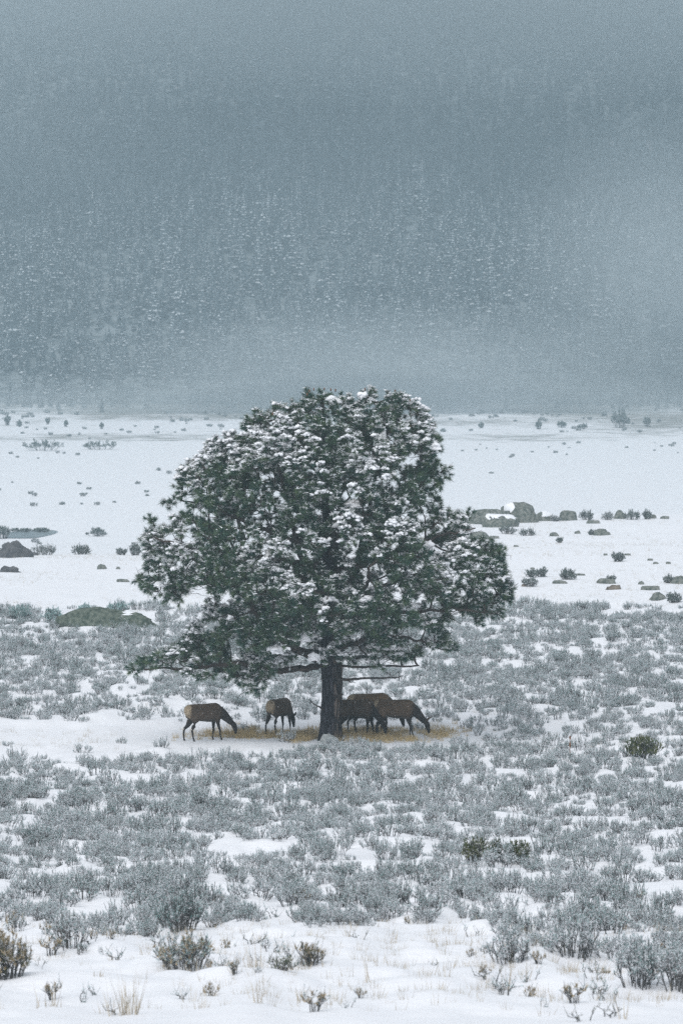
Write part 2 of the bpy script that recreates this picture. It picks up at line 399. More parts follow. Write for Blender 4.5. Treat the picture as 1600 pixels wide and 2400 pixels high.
# ------------------------------------------------------------------ far conifers
def conifer_mesh(seed, snow=0.5):
    r = np.random.default_rng(seed); V = []; T = []; MI = []; tt = []; n = 0
    tiers = 19
    def tri(a, b, c, mi, t):
        nonlocal n
        V.extend([a, b, c]); T.append([n, n + 1, n + 2]); MI.append(mi); tt.extend([t] * 3); n += 3
    k = 5
    for i in range(k):
        a0, a1 = 2 * math.pi * i / k, 2 * math.pi * (i + 1) / k
        tri((0.018 * math.cos(a0), 0.018 * math.sin(a0), 0), (0.018 * math.cos(a1), 0.018 * math.sin(a1), 0), (0, 0, 0.95), 1, 0.5)
    for q in range(tiers):
        f = q / (tiers - 1); z = 0.10 + 0.86 * f; rad = (0.155 * (1 - f) ** 0.8 + 0.010) * r.uniform(0.85, 1.15)
        m = int(9 - 4 * f)
        for j in range(m):
            a = 2 * math.pi * (j + r.uniform(-.3, .3)) / m + q * 1.3; R_ = rad * r.uniform(0.7, 1.2)
            ca, sa = math.cos(a), math.sin(a); w = R_ * 0.42 + 0.012
            tip = (R_ * ca, R_ * sa, z - 0.35 * R_ - 0.01); l = (R_ * .55 * ca - w * sa, R_ * .55 * sa + w * ca, z - 0.03 - .3 * R_); rr = (R_ * .55 * ca + w * sa, R_ * .55 * sa - w * ca, z - 0.03 - .3 * R_); top = (0, 0, z + 0.03)
            t = min(1, 0.7 * r.random() + 0.06 * (seed % 7))
            tri(top, l, tip, 0, t); tri(top, tip, rr, 0, t); tri(l, (0, 0, z - 0.06), tip, 0, t * .6); tri(rr, tip, (0, 0, z - 0.06), 0, t * .6)
            for face in ((top, l, tip), (top, tip, rr)):
                if r.random() < snow:
                    fq = np.array(face); fc = fq.mean(0); fk = r.uniform(0.35, 0.85); up = np.array([0.007 * ca, 0.007 * sa, 0.009])
                    w3 = r.normal(0, 0.12, (3, 1)) + fk
                    tri(*[tuple(v) for v in fc + (fq - fc) * w3 + up], 2, .5)
    return mesh_arrays('conifer', np.array(V), np.array(T), [M['fir'], M['twig'], M['frost']], MI, attrs={'tint': tt})
conifers = [conifer_mesh(100 + i, 0.36 + 0.12 * (i % 4)) for i in range(7)]

def build_forest():
    P = []; S = []; I = []
    d = 1108.0
    while d < 1750:
        half = 0.5 * d * 1600 / F * 2.6 + 25; step = 4.4
        xs = np.arange(-half, half, step)
        x = xs + rng.uniform(-3, 3, len(xs)); y = d + rng.uniform(-4.5, 4.5, len(xs))
        keep = (noise2(x / 26, y / 40, 21) > (0.36 if d < 1150 else 0.15 if d < 1180 else -1)) & (noise2(x / 7, y / 9, 23) > 0.07)
        x, y = x[keep], y[keep]
        P.append(np.stack([x, y, np.where(y < 1125, H(x, np.minimum(y, 1125)), HM(x, np.maximum(y, 1125))) - 0.3], -1)); S.append(rng.uniform(6, 14.5, len(x)) * (0.45 + 0.55 * sstep(1105, 1170, y)) * (0.7 + 0.6 * noise2(x / 25, y / 30, 22))); I.append(rng.integers(0, len(conifers), len(x)))
        d += 5.2
    P = np.concatenate(P); S = np.concatenate(S); I = np.concatenate(I)
    scatter('forest', P, S, rng.uniform(0, 6.28, len(P)), I, conifers, 'dense snow dusted conifer forest covering the mountainside')
    print('forest trees', len(P))
build_forest()

# ------------------------------------------------------------------ shrubs
def shrub_geo(seed, n_stem=24, sub=4, h=0.75, spread=0.5, leaves=7, leaf_len=0.046, leaf_w=0.014, snow=1.1, seed_heads=0.0, upright=0.5, green=False):
    """woody shrub: stems, leaves along the shoots, lumps of snow on the tips; base at the origin"""
    global rng
    keep, rng = rng, np.random.default_rng(seed)
    st, lf, sn = Geo(), Geo(), Geo()
    az = rng.uniform(0, 2 * np.pi, n_stem); rad = spread * np.sqrt(rng.random(n_stem))
    base = np.stack([0.5 * rad * np.cos(az), 0.5 * rad * np.sin(az), np.full(n_stem, -0.12 - 0.1 * h)], -1)
    hh = h * rng.uniform(0.55, 1.1, n_stem) * (1 - upright * (rad / spread) ** 2 * 0.6)
    mid = np.stack([rad * 0.8 * np.cos(az), rad * 0.8 * np.sin(az), hh * 0.42], -1) + rng.normal(0, 0.04, (n_stem, 3))
    k1 = leaf_len / 0.05
    v, t = tubes(base, mid, 0.015 * k1 ** .5, 0.009 * k1 ** .5, 3); st.add(v, t, rng.random())
    A = np.repeat(mid, sub, 0); n = len(A)
    az2 = np.repeat(az, sub) + rng.normal(0, 1.0, n); rr = np.repeat(rad, sub)
    out = 0.10 + 0.26 * rr
    B = A + np.stack([out * np.cos(az2) * rng.uniform(0.1, 1, n), out * np.sin(az2) * rng.uniform(0.1, 1, n), np.repeat(hh, sub) * rng.uniform(0.15, 0.68, n)], -1)
    M_ = A * 0.5 + B * 0.5 + np.stack([np.cos(az2), np.sin(az2), -0.2 * np.ones(n)], -1) * 0.03 + rng.normal(0, .012, (n, 3))
    v, t = tubes(np.concatenate([A, M_]), np.concatenate([M_, B]), 0.0075 * k1 ** .5, 0.005 * k1 ** .5, 3); st.add(v, t, rng.random())
    C = M_ + (B - M_) * rng.uniform(0, 0.7, (n, 1)); D = C + rng.normal(0, 0.06, (n, 3)) + np.array([0, 0, 0.09])
    v, t = tubes(C, D, 0.004 * k1 ** .5, 0.0025 * k1 ** .5, 3); st.add(v, t, rng.random())
    dark = np.repeat(rng.random(n_stem), sub)
    for (a, b, q) in ((M_, B, leaves), (C, D, max(2, leaves // 2))):
        f = rng.random((n, q, 1)) ** 0.6
        p0 = (a[:, None] + (b - a)[:, None] * f).reshape(-1, 3); m = len(p0)
        dr = np.repeat((b - a) / (np.linalg.norm(b - a, axis=1, keepdims=True) + 1e-9), q, 0)
        dv = dr * 1.0 + rng.normal(0, 0.45, (m, 3)); dv /= np.linalg.norm(dv, axis=1, keepdims=True)
        v, t, ti = blades(p0, p0 + dv * (leaf_len * rng.uniform(0.6, 1.3, m))[:, None], leaf_w * rng.uniform(0.6, 1.2, m), tint=np.clip(np.repeat(dark, q) * 0.8 + rng.normal(0.08, 0.15, m), 0, 1))
        lf.add(v, t, ti)
    # snow: streaks along the shoots, a few lumps in the forks
    ov = np.array([[1, 0, 0], [-1, 0, 0], [0, 1, 0], [0, -1, 0], [0, 0, .8], [0, 0, -.5]], float)
    ot = np.array([[0, 2, 4], [2, 1, 4], [1, 3, 4], [3, 0, 4], [2, 0, 5], [1, 2, 5], [3, 1, 5], [0, 3, 5]])
    patch = noise3(B * 3.2 + seed, 81)                      # some sides of the bush hold more snow
    for (a, b, w) in ((M_, B, 1.0), (C, D, 0.6)):
        k = rng.random(n) < 0.5 * snow * w * (0.3 + 1.3 * patch)
        c = (a + (b - a) * rng.uniform(0.2, 1.0, (n, 1)))[k]; m = len(c)
        r = rng.uniform(0.006, 0.019, m)[:, None, None] * k1 ** .6
        vv = c[:, None] + ov[None] * r * rng.uniform(0.5, 1.6, (m, 1, 3)) + np.array([0, 0, 0.008])
        sn.add(vv.reshape(-1, 3), (ot[None] + (np.arange(m) * 6)[:, None, None]).reshape(-1, 3))
    for (a, b, q) in ((M_, B, 9), (C, D, 5), (A, M_, 2)):
        p0 = np.repeat(a, q, 0) + np.repeat(b - a, q, 0) * rng.random((n * q, 1)); dr = np.repeat(b - a, q, 0)
        kk = rng.random(len(p0)) < snow * np.repeat(0.25 + 1.7 * patch, q); p0 = p0[kk]; dr = dr[kk]; m = len(p0)
        dr = dr / (np.linalg.norm(dr, axis=1, keepdims=True) + 1e-9); dv = dr + rng.normal(0, .5, (m, 3)); dv /= np.linalg.norm(dv, axis=1, keepdims=True)
        v, t, _ = blades(p0 + rng.normal(0, .008, (m, 3)) + [0, 0, .006], p0 + dv * 0.055 * k1, 0.017 * k1 ** .8 * rng.uniform(.6, 1.4, m)); sn.add(v, t)
    sd = None
    if seed_heads > 0:
        sd = Geo(); k = rng.random(n) < seed_heads; c = np.repeat(B[k], 9, 0); m = len(c)
        dv = rng.normal(0, 0.6, (m, 3)); dv[:, 2] += 0.7
        v, t, ti = blades(c - dv * 0.02, c + dv * 0.05, 0.022, tint=rng.random(m)); sd.add(v, t, ti)
    rng = keep
    return st, lf, sn, sd

def shrub_set(seed, leafmat='leaf', **kw):
    st, lf, sn, sd = shrub_geo(seed, **kw)
    d = [('stems', st.mesh('sage_stems', M['stem'])), ('foliage', lf.mesh('sage_foliage', M[leafmat])), ('snow', sn.mesh('sage_snow', M['snow_cap']))]
    if sd: d.append(('seed_heads', sd.mesh('seed_heads', M['seed'])))
    return d
def shrub_joined(seed, leafmat='leaf', **kw):
    st, lf, sn, sd = shrub_geo(seed, **kw)
    V = []; T = []; I = []; A = []; n = 0
    for i, g in enumerate((st, lf, sn, sd)):
        if g is None: continue
        v = np.concatenate(g.v); t = np.concatenate(g.f); V.append(v); T.append(t + n); I.append(np.full(len(t), i)); A.append(np.concatenate(g.t)); n += len(v)
    return mesh_arrays('shrub', np.concatenate(V), np.concatenate(T), [M['stem'], M[leafmat], M['snow_cap'], M['seed']], np.concatenate(I), attrs={'tint': np.concatenate(A)})

def place_parts(name, parts, loc, rz, s, label, cat, group=None):
    e = empty(name, loc, rz, s); tag(e, label, cat, group)
    for pn, me in parts: link(pn, me, e)['kind'] = 'stuff'
    return e

sage_kinds = [dict(n_stem=17, h=0.66, spread=0.50, sub=5), dict(n_stem=14, h=0.48, spread=0.46, sub=5, snow=.9), dict(n_stem=19, h=0.56, spread=0.60, sub=5), dict(n_stem=12, h=0.84, spread=0.38, sub=5, snow=.5), dict(n_stem=13, h=0.40, spread=0.42, sub=5, snow=1.0), dict(n_stem=20, h=0.62, spread=0.50, sub=5, snow=0.45), dict(n_stem=16, h=0.58, spread=0.50, sub=5, snow=0.8)]
SAGE_WORD = ['broad', 'low', 'wide', 'tall thin', 'snow filled low', 'dark', 'rounded']
sage_parts = [shrub_set(200 + i, **sage_kinds[i % 7]) for i in range(14)]
sage_mesh = [shrub_joined(200 + i, **sage_kinds[i % 7]) for i in range(14)]

GX = -0.38      # x of the pine
def sage_density(u, y, x, d):
    """where sage grows, read off the photograph in ground terms"""
    k = np.full(len(u), 0.86)
    k *= 0.50 + (0.42 + 0.12 * sstep(1800, 1600, y)) * sstep(0.37 - 0.05 * sstep(1800, 1600, y), 0.53 - 0.05 * sstep(1800, 1600, y), 0.5 * noise2(x / 1.4, d / 4.2, 31) + 0.5 * noise2(x / 0.7, d / 1.8, 35)) 
    front = 2190 + 60 * (noise2(u / 160, u * 0, 33) - 0.5) + 95 * sstep(1150, 1500, u)      # near edge of the thicket
    k *= 1 - sstep(front - 12, front + 10, y)
    back = 1424 + 10 * (noise2(u / 60, u * 0, 34) - 0.5)
    k *= sstep(back - 6, back + 6, y)
    trail = (y > 1728 - 28 * (u < 380)) & (y < 1768 + 14 * (u < 500)) & (u < 720)
    k[trail] = 0.02
    k[(y > 1728) & (y < 1752) & (u >= 720)] *= 0.55
    under = (y > 1692) & (y <= 1740) & (u > 395) & (u < 1085)
    k[under] = 0.03
    soft = (y > 1640) & (y <= 1690) & (u > 300) & (u < 1150); k[soft & ~under] *= 0.75
    lefttrail = (y > 1690) & (y < 1735) & (u < 420); k[lefttrail] *= 0.10
    k[(u > 130) & (u < 370) & (y > 1432) & (y < 1476)] = 0.0                                # the long boulder
    for (cu, cy, ru, ry) in ((1100, 1985, 0, 0), (300, 1625, 40, 14), (470, 1660, 60, 16), (110, 1700, 60, 12), (590, 2000, 70, 28), (1200, 2120, 60, 22), (640, 2130, 60, 26), (260, 2140, 60, 22), (1560, 2080, 50, 30), (880, 2030, 36, 20), (1500, 1640, 40, 10), (1130, 1690, 30, 12)):
        if ru: k *= 1 - 0.93 * np.exp(-(((u - cu) / ru) ** 2 + ((y - cy) / ry) ** 2))
    return k
def build_sage():
    P = []
    d = 60.0
    while d < 214:
        step = 0.60; half = 0.5 * d * 1600 / F * 1.28 + 3
        xs = np.arange(-half, half, step); n = len(xs)
        P.append(np.stack([xs + rng.uniform(-.35, .35, n), d + rng.uniform(-.4, .4, n)], -1)); d += 0.74
    P = np.concatenate(P); x, d = P[:, 0], P[:, 1]; y = Ypx(x, d); u = U(x, d)
    k = rng.random(len(x)) < sage_density(u, y, x, d)
    x, d, u, y = x[k], d[k], u[k], y[k]
    z = H(x, d); S = rng.uniform(0.34, 0.88, len(x)) * (0.75 + 0.5 * noise2(x / 5, d / 6, 36)); RZ = rng.uniform(0, 6.28, len(x)); I = rng.integers(0, 14, len(x))
    S *= 1 - 0.25 * np.exp(-((d - 134) / 5) ** 2)
    inview = (u > 10) & (u < 1590)
    order = np.argsort(d + 1000 * (~inview)); near = np.zeros(len(x), bool); near[order[:300]] = True
    for i in np.nonzero(near)[0]:
        side = 'left' if u[i] < 560 else 'middle' if u[i] < 1100 else 'right'
        row = 'along the front edge' if y[i] > 2120 else 'behind the front edge' if y[i] > 2040 else 'deep'
        place_parts('sagebrush', sage_parts[I[i]], (x[i], d[i], z[i] - 0.03), RZ[i], S[i] * 0.95, '%s snow dusted sagebrush %s of the near thicket, %s part' % (SAGE_WORD[I[i] % 7], row if row != 'deep' else 'deep inside', side), 'shrub', '%s sagebrush %s of the near thicket, %s' % (SAGE_WORD[I[i] % 7], row, side))
    f = ~near
    scatter('sagebrush_thicket', np.stack([x, d, z - 0.04], -1)[f], S[f], RZ[f], I[f], sage_mesh, 'dense grey snow dusted sagebrush covering the flat')
    print('sage', len(x))
build_sage()

# ------------------------------------------------------------------ the pine
TX, TD, TZ = hit(775, 1736, 120, 160)
PXM = F / TD
def tp(u, y, v=0.0): return np.array([(u - 775) / PXM, v, (1736 - y) / PXM])   # tree-local metres, v away from the camera
OUT = np.array([(345,1395),(325,1365),(330,1300),(335,1222),(378,1190),(402,1150),(422,1110),(470,1060),(502,1035),(560,1010),(585,975),(640,955),(690,935),(725,920),(790,920),(822,940),(850,918),(920,924),(960,938),(985,938),(1005,965),(1010,1000),(1045,1040),(1020,1078),(1052,1098),(1048,1130),(1035,1155),(1030,1200),(1090,1197),(1118,1215),(1105,1240),(1165,1275),(1182,1300),(1185,1350),(1196,1400),(1172,1440),(1120,1460),(1060,1450),(1045,1475),(1062,1510),(1050,1530),(1000,1520),(960,1545),(900,1552),(850,1556),(800,1565),(740,1545),(700,1555),(650,1580),(612,1622),(565,1595),(530,1582),(482,1588),(460,1562),(430,1566),(380,1572),(325,1582),(308,1564),(330,1546),(366,1526),(432,1505),(445,1480),(478,1450),(484,1422),(412,1412)], float)
def inside(p):
    x, y = p[:, 0], p[:, 1]; c = np.zeros(len(p), bool); j = len(OUT) - 1
    for i in range(len(OUT)):
        xi, yi = OUT[i]; xj, yj = OUT[j]
        c ^= ((yi > y) != (yj > y)) & (x < (xj - xi) * (y - yi) / (yj - yi + 1e-9) + xi); j = i
    return c
def edge_dist(p):
    a = OUT; b = np.roll(OUT, -1, 0); d = b - a
    t = np.clip(((p[:, None] - a[None]) * d[None]).sum(-1) / (d ** 2).sum(-1)[None], 0, 1)
    return np.linalg.norm(p[:, None] - (a[None] + d[None] * t[..., None]), axis=-1).min(1)
GAPS = [(640,1300,30,16),(600,1265,22,12),(560,1235,16,10),(830,1165,14,18),(690,1250,16,12),(880,1345,22,14),(960,1330,20,10),(520,1170,16,9),(455,1240,16,10),(490,1395,50,16),(540,1400,40,14),(1010,1290,16,10),(500,1470,22,14),(1075,1365,26,12),(930,1120,16,14),(620,1205,14,10),(1000,1420,40,14),(900,1470,30,10),(690,1520,40,16),(560,1520,26,10),(960,1500,40,10),(870,1125,12,14)]

def build_pine():
    root = empty('pine_tree', (TX, TD, TZ)); tag(root, 'broad snow laden pine standing alone over the grazing elk', 'tree')
    # ---- trunk: fluted tube following the bole, flared at the foot
    axis = [(1752, 775, .47), (1736, 774, .43), (1715, 774, .395), (1680, 776, .375), (1640, 777, .365), (1600, 778, .365), (1560, 776, .375), (1500, 776, .35), (1420, 776, .31), (1330, 773, .26), (1200, 768, .19), (1080, 762, .12), (980, 758, .07), (935, 756, .035)]
    zs = np.linspace(-0.25, (1736 - 935) / PXM, 150); za = np.array([(1736 - a[0]) / PXM for a in axis])
    cx = np.interp(zs, za, [(a[1] - 775) / PXM for a in axis]); rr = np.interp(zs, za, [a[2] for a in axis])
    n = 48; an = np.arange(n) * 2 * np.pi / n
    A, Zg = np.meshgrid(an, zs)
    pts = np.stack([np.cos(A) * 4.0, np.sin(A) * 4.0, Zg * 1.6], -1).reshape(-1, 3)
    ridge = noise3(pts * np.array([1.3, 1.3, 1.0]), 41).reshape(A.shape); ridge2 = noise3(pts * 2.7, 42).reshape(A.shape)
    Rg = rr[:, None] * (1 + 0.16 * (ridge - 0.5) + 0.12 * (ridge2 - 0.5)) + 0.06 * np.exp(-Zg / 0.25) * (np.cos(5 * A + 1) > 0.2) * (Zg < 1)
    V = np.stack([cx[:, None] + Rg * np.cos(A), Rg * np.sin(A), Zg], -1).reshape(-1, 3)
    i = np.arange(len(zs) * n).reshape(len(zs), n); j = np.roll(i, -1, 1)
    Q = np.stack([i[:-1], j[:-1], j[1:], i[1:]], -1).reshape(-1, 4)
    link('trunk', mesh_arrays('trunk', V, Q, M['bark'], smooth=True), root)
    # ---- limb skeleton
    limbs = [
        [(740,1545,0),(690,1512,-.6),(632,1472,-1.1),(590,1410,-1.4),(578,1345,-1.4),(566,1240,-1.0),(545,1140,-.6),(525,1070,-.2)],
        [(782,1420,0),(836,1335,-.5),(858,1210,-.7),(888,1080,-.5),(925,965,-.2)],
        [(790,1430,0),(880,1385,.4),(985,1345,.3),(1085,1335,.2),(1150,1345,0)],
        [(770,1400,0),(705,1310,.9),(675,1190,1.1),(645,1060,.9),(640,985,.6)],
        [(745,1562,0),(660,1571,-.5),(560,1548,-1.0),(452,1562,-1.1),(330,1563,-1.2)],
        [(795,1520,0),(880,1490,-.6),(960,1490,-1.0),(1045,1518,-1.2)],
        [(772,1370,0),(640,1345,-.2),(500,1368,.2),(360,1372,.2)],
        [(770,1300,0),(640,1250,.3),(500,1195,.4),(410,1165,.3)],
        [(772,1330,0),(600,1300,-1.5),(450,1280,-1.8),(360,1250,-1.4)],
        [(788,1260,0),(900,1180,.3),(1000,1110,.2)],
        [(785,1340,0),(920,1290,-1.3),(1040,1250,-1.8),(1110,1235,-1.4)],
        [(785,1450,0),(930,1430,-1.5),(1050,1420,-1.9),(1130,1430,-1.5)],
        [(778,1480,0),(770,1470,-1.4),(760,1440,-2.8),(765,1420,-3.8)],
        [(778,1400,0),(840,1380,-1.6),(870,1350,-2.9),(860,1320,-3.9)],
        [(775,1380,0),(700,1400,-1.7),(650,1390,-3.0),(630,1370,-3.8)],
        [(775,1300,0),(790,1260,-1.5),(800,1230,-2.6),(810,1200,-3.4)],
        [(775,1250,0),(700,1200,-1.5),(680,1170,-2.6)],
        [(772,1180,0),(830,1120,-1.2),(850,1080,-2.2)],
        [(770,1120,0),(720,1060,-1.1),(700,1020,-1.8)],
        [(775,1460,0),(790,1420,1.6),(800,1400,3.2),(800,1380,4.2)],
        [(775,1380,0),(650,1330,1.6),(560,1310,2.8)],
        [(775,1360,0),(900,1310,1.7),(990,1290,2.8)],
        [(772,1260,0),(800,1200,1.5),(820,1170,2.7)],
        [(770,1150,0),(720,1080,1.2),(700,1050,1.9)],
        [(745,1530,0),(680,1530,.8),(600,1555,1.2),(540,1560,1.4)],
        [(762,1060,0),(800,990,.2),(860,940,.1)],
        [(762,1080,0),(700,1000,-.2),(690,950,-.1)],
    ]
    pos = []; par = []; rad0 = []
    zt = np.arange(2.4, 12.2, 0.3); last = -1
    for z in zt:
        pos.append([np.interp(z, zs, cx), 0, z]); par.append(last); rad0.append(float(np.interp(z, zs, rr)) * 0.8); last = len(pos) - 1
    ntrunk = len(pos)
    for Lb in limbs:
        P = np.array([tp(*p) for p in Lb]); seg = np.linalg.norm(np.diff(P, axis=0), axis=1); c = np.concatenate([[0], np.cumsum(seg)]); m = int(c[-1] / 0.25) + 2
        s = np.linspace(0, c[-1], m); Q_ = np.stack([np.interp(s, c, P[:, k]) for k in range(3)], -1)
        Q_[1:-1] += rng.normal(0, 0.035, (m - 2, 3))
        last = int(np.argmin(np.linalg.norm(np.array(pos[:ntrunk]) - P[0], axis=1)))
        r0 = 0.040 + 0.0135 * c[-1]
        for k in range(m):
            pos.append(list(Q_[k])); par.append(last); rad0.append(r0 * (1 - 0.82 * s[k] / c[-1])); last = len(pos) - 1
    nlimb = len(pos)
    # ---- shoot clusters fill the crown volume
    width = {}
    ys = np.arange(915, 1630, 5)
    def span(y):
        xs = np.arange(300, 1210, 6); q = xs[inside(np.stack([xs, np.full(len(xs), y)], -1))]
        return (q.min(), q.max()) if len(q) else (770, 780)
    spans = np.array([span(y) for y in ys])
    C = []; tries = 0
    while len(C) < 1350 and tries < 200000:
        tries += 1
        u = rng.uniform(305, 1200); y = rng.uniform(918, 1625)
        p = np.array([[u, y]])
        if not inside(p)[0]: continue
        e = edge_dist(p)[0]
        if e < 11: continue
        l, r_ = np.array([np.interp(y, ys, spans[:, 0]), np.interp(y, ys, spans[:, 1])])
        c0, w = (l + r_) / 2, (r_ - l) / 2
        c0 = 0.5 * c0 + 0.5 * 775
        dep = min(4.6, 0.80 * w / PXM) * math.sqrt(max(0, 1 - min(1, abs(u - c0) / (w + 1)) ** 2)) * min(1, 0.25 + e / 110)
        if y > 1500: dep *= 0.72
        v = rng.choice([-1, 1], p=[.58, .42]) * dep * rng.random() ** 0.45
        g = any(((u - a) / (b + 2)) ** 2 + ((y - h_) / (q + 2)) ** 2 < 1 for a, h_, b, q in GAPS)
        if g: continue
        if noise3(tp(u, y, v)[None] * [.85, .85, 1.1] + 40, 49)[0] < 0.33 and e > 22 and y > 1100: continue
        # lower inside of the crown is bare twigs
        if y > 1240 and y < 1430 and e > 80 and v > -1.0 and rng.random() < 0.5: continue
        q = tp(u, y, v)
        if C and np.min(np.linalg.norm((np.array(C) - q) * [1, 0.75, 1.1], axis=1)) < 0.30: continue
        C.append(q)
    for (u, y) in ((322,1564),(338,1556),(356,1548),(378,1540),(398,1538),(420,1530),(440,1522),(405,1556),(455,1572),(478,1578),(500,1575),(522,1572),(470,1555),(500,1552),(560,1580),(582,1598),(606,1608),(598,1582),(640,1568),(622,1590),(545,1560),(445,1495),(460,1475),(480,1500),(520,1530),(1050,1518),(1030,1505),(1040,1490),(1005,1510),(960,1530),(925,1540),(880,1545),(1188,1405),(1190,1380),(1160,1435),(1110,1450)):
        C.append(tp(u, y, rng.normal(-1.3 if y > 1500 else -0.6, 0.35)))
    C = np.array(C); print('pine shoots', len(C))
    arr = np.zeros((60000, 3)); arr[:nlimb] = pos; cnt = nlimb
    axd = lambda p: np.linalg.norm(p[:, :2] - np.array([0, 0]), axis=1)
    dl = np.array([np.min(np.linalg.norm(arr[:nlimb] - c, axis=1)) for c in C])
    tips = []
    for ci in np.argsort(dl):
        c = C[ci]; Pn = arr[:cnt]; dv = c - Pn; dist = np.linalg.norm(dv, axis=1)
        out = np.linalg.norm(c[:2]) - np.linalg.norm(Pn[:, :2], axis=1)
        cost = dist * (1 + 0.6 * (out < -0.1)) + 0.9 * np.maximum(0, Pn[:, 2] - c[2] - 0.15) + 0.25 * (np.arange(cnt) < ntrunk)
        b = int(np.argmin(cost)); a = arr[b].copy(); L_ = np.linalg.norm(c - a); m = max(2, int(L_ / 0.22))
        # gentle sag, tips turned up
        last = b; bend = rng.normal(0, 0.05 * L_, 3); bend[2] -= 0.12 * L_
        for k in range(1, m + 1):
            f = k / m; q = a + (c - a) * f + bend * math.sin(math.pi * f) + rng.normal(0, 0.012, 3) * (k < m)
            arr[cnt] = q; par.append(last); rad0.append(0.0); last = cnt; cnt += 1
        tips.append(last)
    pos = arr[:cnt]; par = np.array(par); rad0 = np.array(rad0)
    load = np.zeros(cnt)
    for t in tips: load[t] += 1
    for k in range(cnt - 1, -1, -1):
        if par[k] >= 0: load[par[k]] += load[k]
    rad = np.maximum(rad0, 0.0095 * np.sqrt(np.maximum(load, 1)) + 0.003); 
    lim = np.arange(cnt) >= ntrunk
    # main limbs: one part each; the thin branches joined
    starts = [k for k in range(ntrunk, nlimb) if par[k] < ntrunk]
    for a, s0 in enumerate(starts):
        s1 = starts[a + 1] if a + 1 < len(starts) else nlimb
        ks = np.arange(s0 + 1, s1)
        g = Geo(); v, t = tubes(pos[par[ks]], pos[ks], rad[par[ks]], rad[ks], 7); g.add(v, t); 
        link('limb', g.mesh('limb', M['twig'], True), root)
    ks = np.arange(nlimb, cnt); g = Geo(); v, t = tubes(pos[par[ks]], pos[ks], np.minimum(rad[par[ks]], rad[ks] * 1.5), rad[ks], 4); g.add(v, t)
    # fine bare twigs in the inner crown
    kk = rng.choice(np.arange(ntrunk, cnt), 3600); a = pos[kk]; dv = rng.normal(0, 1, (len(kk), 3)) * [1, 1, 0.5] + [0, 0, -0.05]; dv /= np.linalg.norm(dv, axis=1, keepdims=True)
    b = a + dv * rng.uniform(0.2, 0.55, (len(kk), 1)); c = b + (dv + rng.normal(0, .5, dv.shape)) * 0.18
    v, t = tubes(np.concatenate([a, b]), np.concatenate([b, c]), 0.009, 0.0055, 3); g.add(v, t)
    # ---- tufts
    T0 = []; TD_ = []
    tcl = []
    for ci, t in enumerate(tips):
        c = pos[t]; d0 = c - pos[par[t]]; d0 /= np.linalg.norm(d0) + 1e-9
        od = np.array([c[0], c[1], 0.0]); od /= np.linalg.norm(od) + 1e-9
        for k in range(rng.integers(6, 11)):
            dv = d0 * 0.45 + od * 0.5 + rng.normal(0, 0.62, 3) + [0, 0, 0.30]; dv /= np.linalg.norm(dv)
            L_ = rng.uniform(0.10, 0.42); q = c + dv * L_
            T0.append(q); TD_.append(dv); tcl.append(ci)
            if L_ > 0.12:
                mid = c + dv * L_ * 0.5 + rng.normal(0, 0.02, 3)
                v, tt = tubes(np.array([c, mid]), np.array([mid, q]), [0.013, 0.010], [0.010, 0.008], 3); g.add(v, tt)
    T0 = np.array(T0); TD_ = np.array(TD_); tcl = np.array(tcl); nt_ = len(T0)
    tw = link('twigs', g.mesh('twigs', M['twig']), root); tw['kind'] = 'stuff'
    # keep tufts within the outline seen from the front
    uv = np.stack([775 + T0[:, 0] * PXM, 1736 - T0[:, 2] * PXM], -1)
    ok = inside(uv) | (edge_dist(uv) < 12)
    T0, TD_, tcl = T0[ok], TD_[ok], tcl[ok]; nt_ = len(T0)
    K = 64
    ax = np.repeat(TD_, K, 0); m = len(ax)
    dv = ax * 0.75 + rng.normal(0, 0.72, (m, 3)); dv /= np.linalg.norm(dv, axis=1, keepdims=True)
    p0 = np.repeat(T0, K, 0) - ax * rng.uniform(0, 0.10, (m, 1))
    ln = rng.uniform(0.13, 0.235, m)
    tuft_t = np.repeat(np.clip(rng.normal(0.42, 0.26, nt_), 0, 1), K)
    g = Geo(); v, t, ti = blades(p0, p0 + dv * ln[:, None] + np.array([0, 0, -0.018]), rng.uniform(0.012, 0.021, m), tint=np.clip(tuft_t + rng.normal(0, 0.12, m), 0, 1)); g.add(v, t, ti)
    o = link('crown', g.mesh('crown', M['needle']), root); o['kind'] = 'stuff'
    # ---- snow: coated needles on exposed tufts + pads lying on the shoots
    # exposure: few tufts straight above
    ex = np.zeros(nt_)
    order = np.argsort(-T0[:, 2]); 
    for i_ in range(nt_):
        dxy = np.abs(T0[:, 0] - T0[i_, 0]) + np.abs(T0[:, 1] - T0[i_, 1]); dz = T0[:, 2] - T0[i_, 2]
        ex[i_] = ((dxy < 0.38) & (dz > 0.25) & (dz < 3)).sum()
    cl_noise = noise3(C[np.argsort(dl)] * 0.75 + 30, 45); cl_r = rng.random(len(C))
    cex = np.zeros(len(C)); np.add.at(cex, tcl, ex); cex /= np.maximum(1, np.bincount(tcl, minlength=len(C)))
    # boughs differ: some carry a full load of snow, some have shed it
    loadc = np.clip(1.15 - 0.075 * cex, 0.12, 1.0) * np.clip(0.06 + 2.9 * (cl_noise - 0.30) + 0.4 * (cl_r - 0.5), 0.04, 1.1)
    lt = loadc[tcl]; pr = np.clip(lt, 0, 1)
    g = Geo()
    cntb = np.clip((46 * lt * rng.uniform(0.5, 1.4, nt_)).astype(int), 1, 60)
    rep = np.repeat(np.arange(nt_), cntb); m = len(rep)
    dv = TD_[rep] * 0.6 + rng.normal(0, 0.7, (m, 3)); dv[:, 2] = np.abs(dv[:, 2]) * 0.5 - 0.16; dv /= np.linalg.norm(dv, axis=1, keepdims=True)
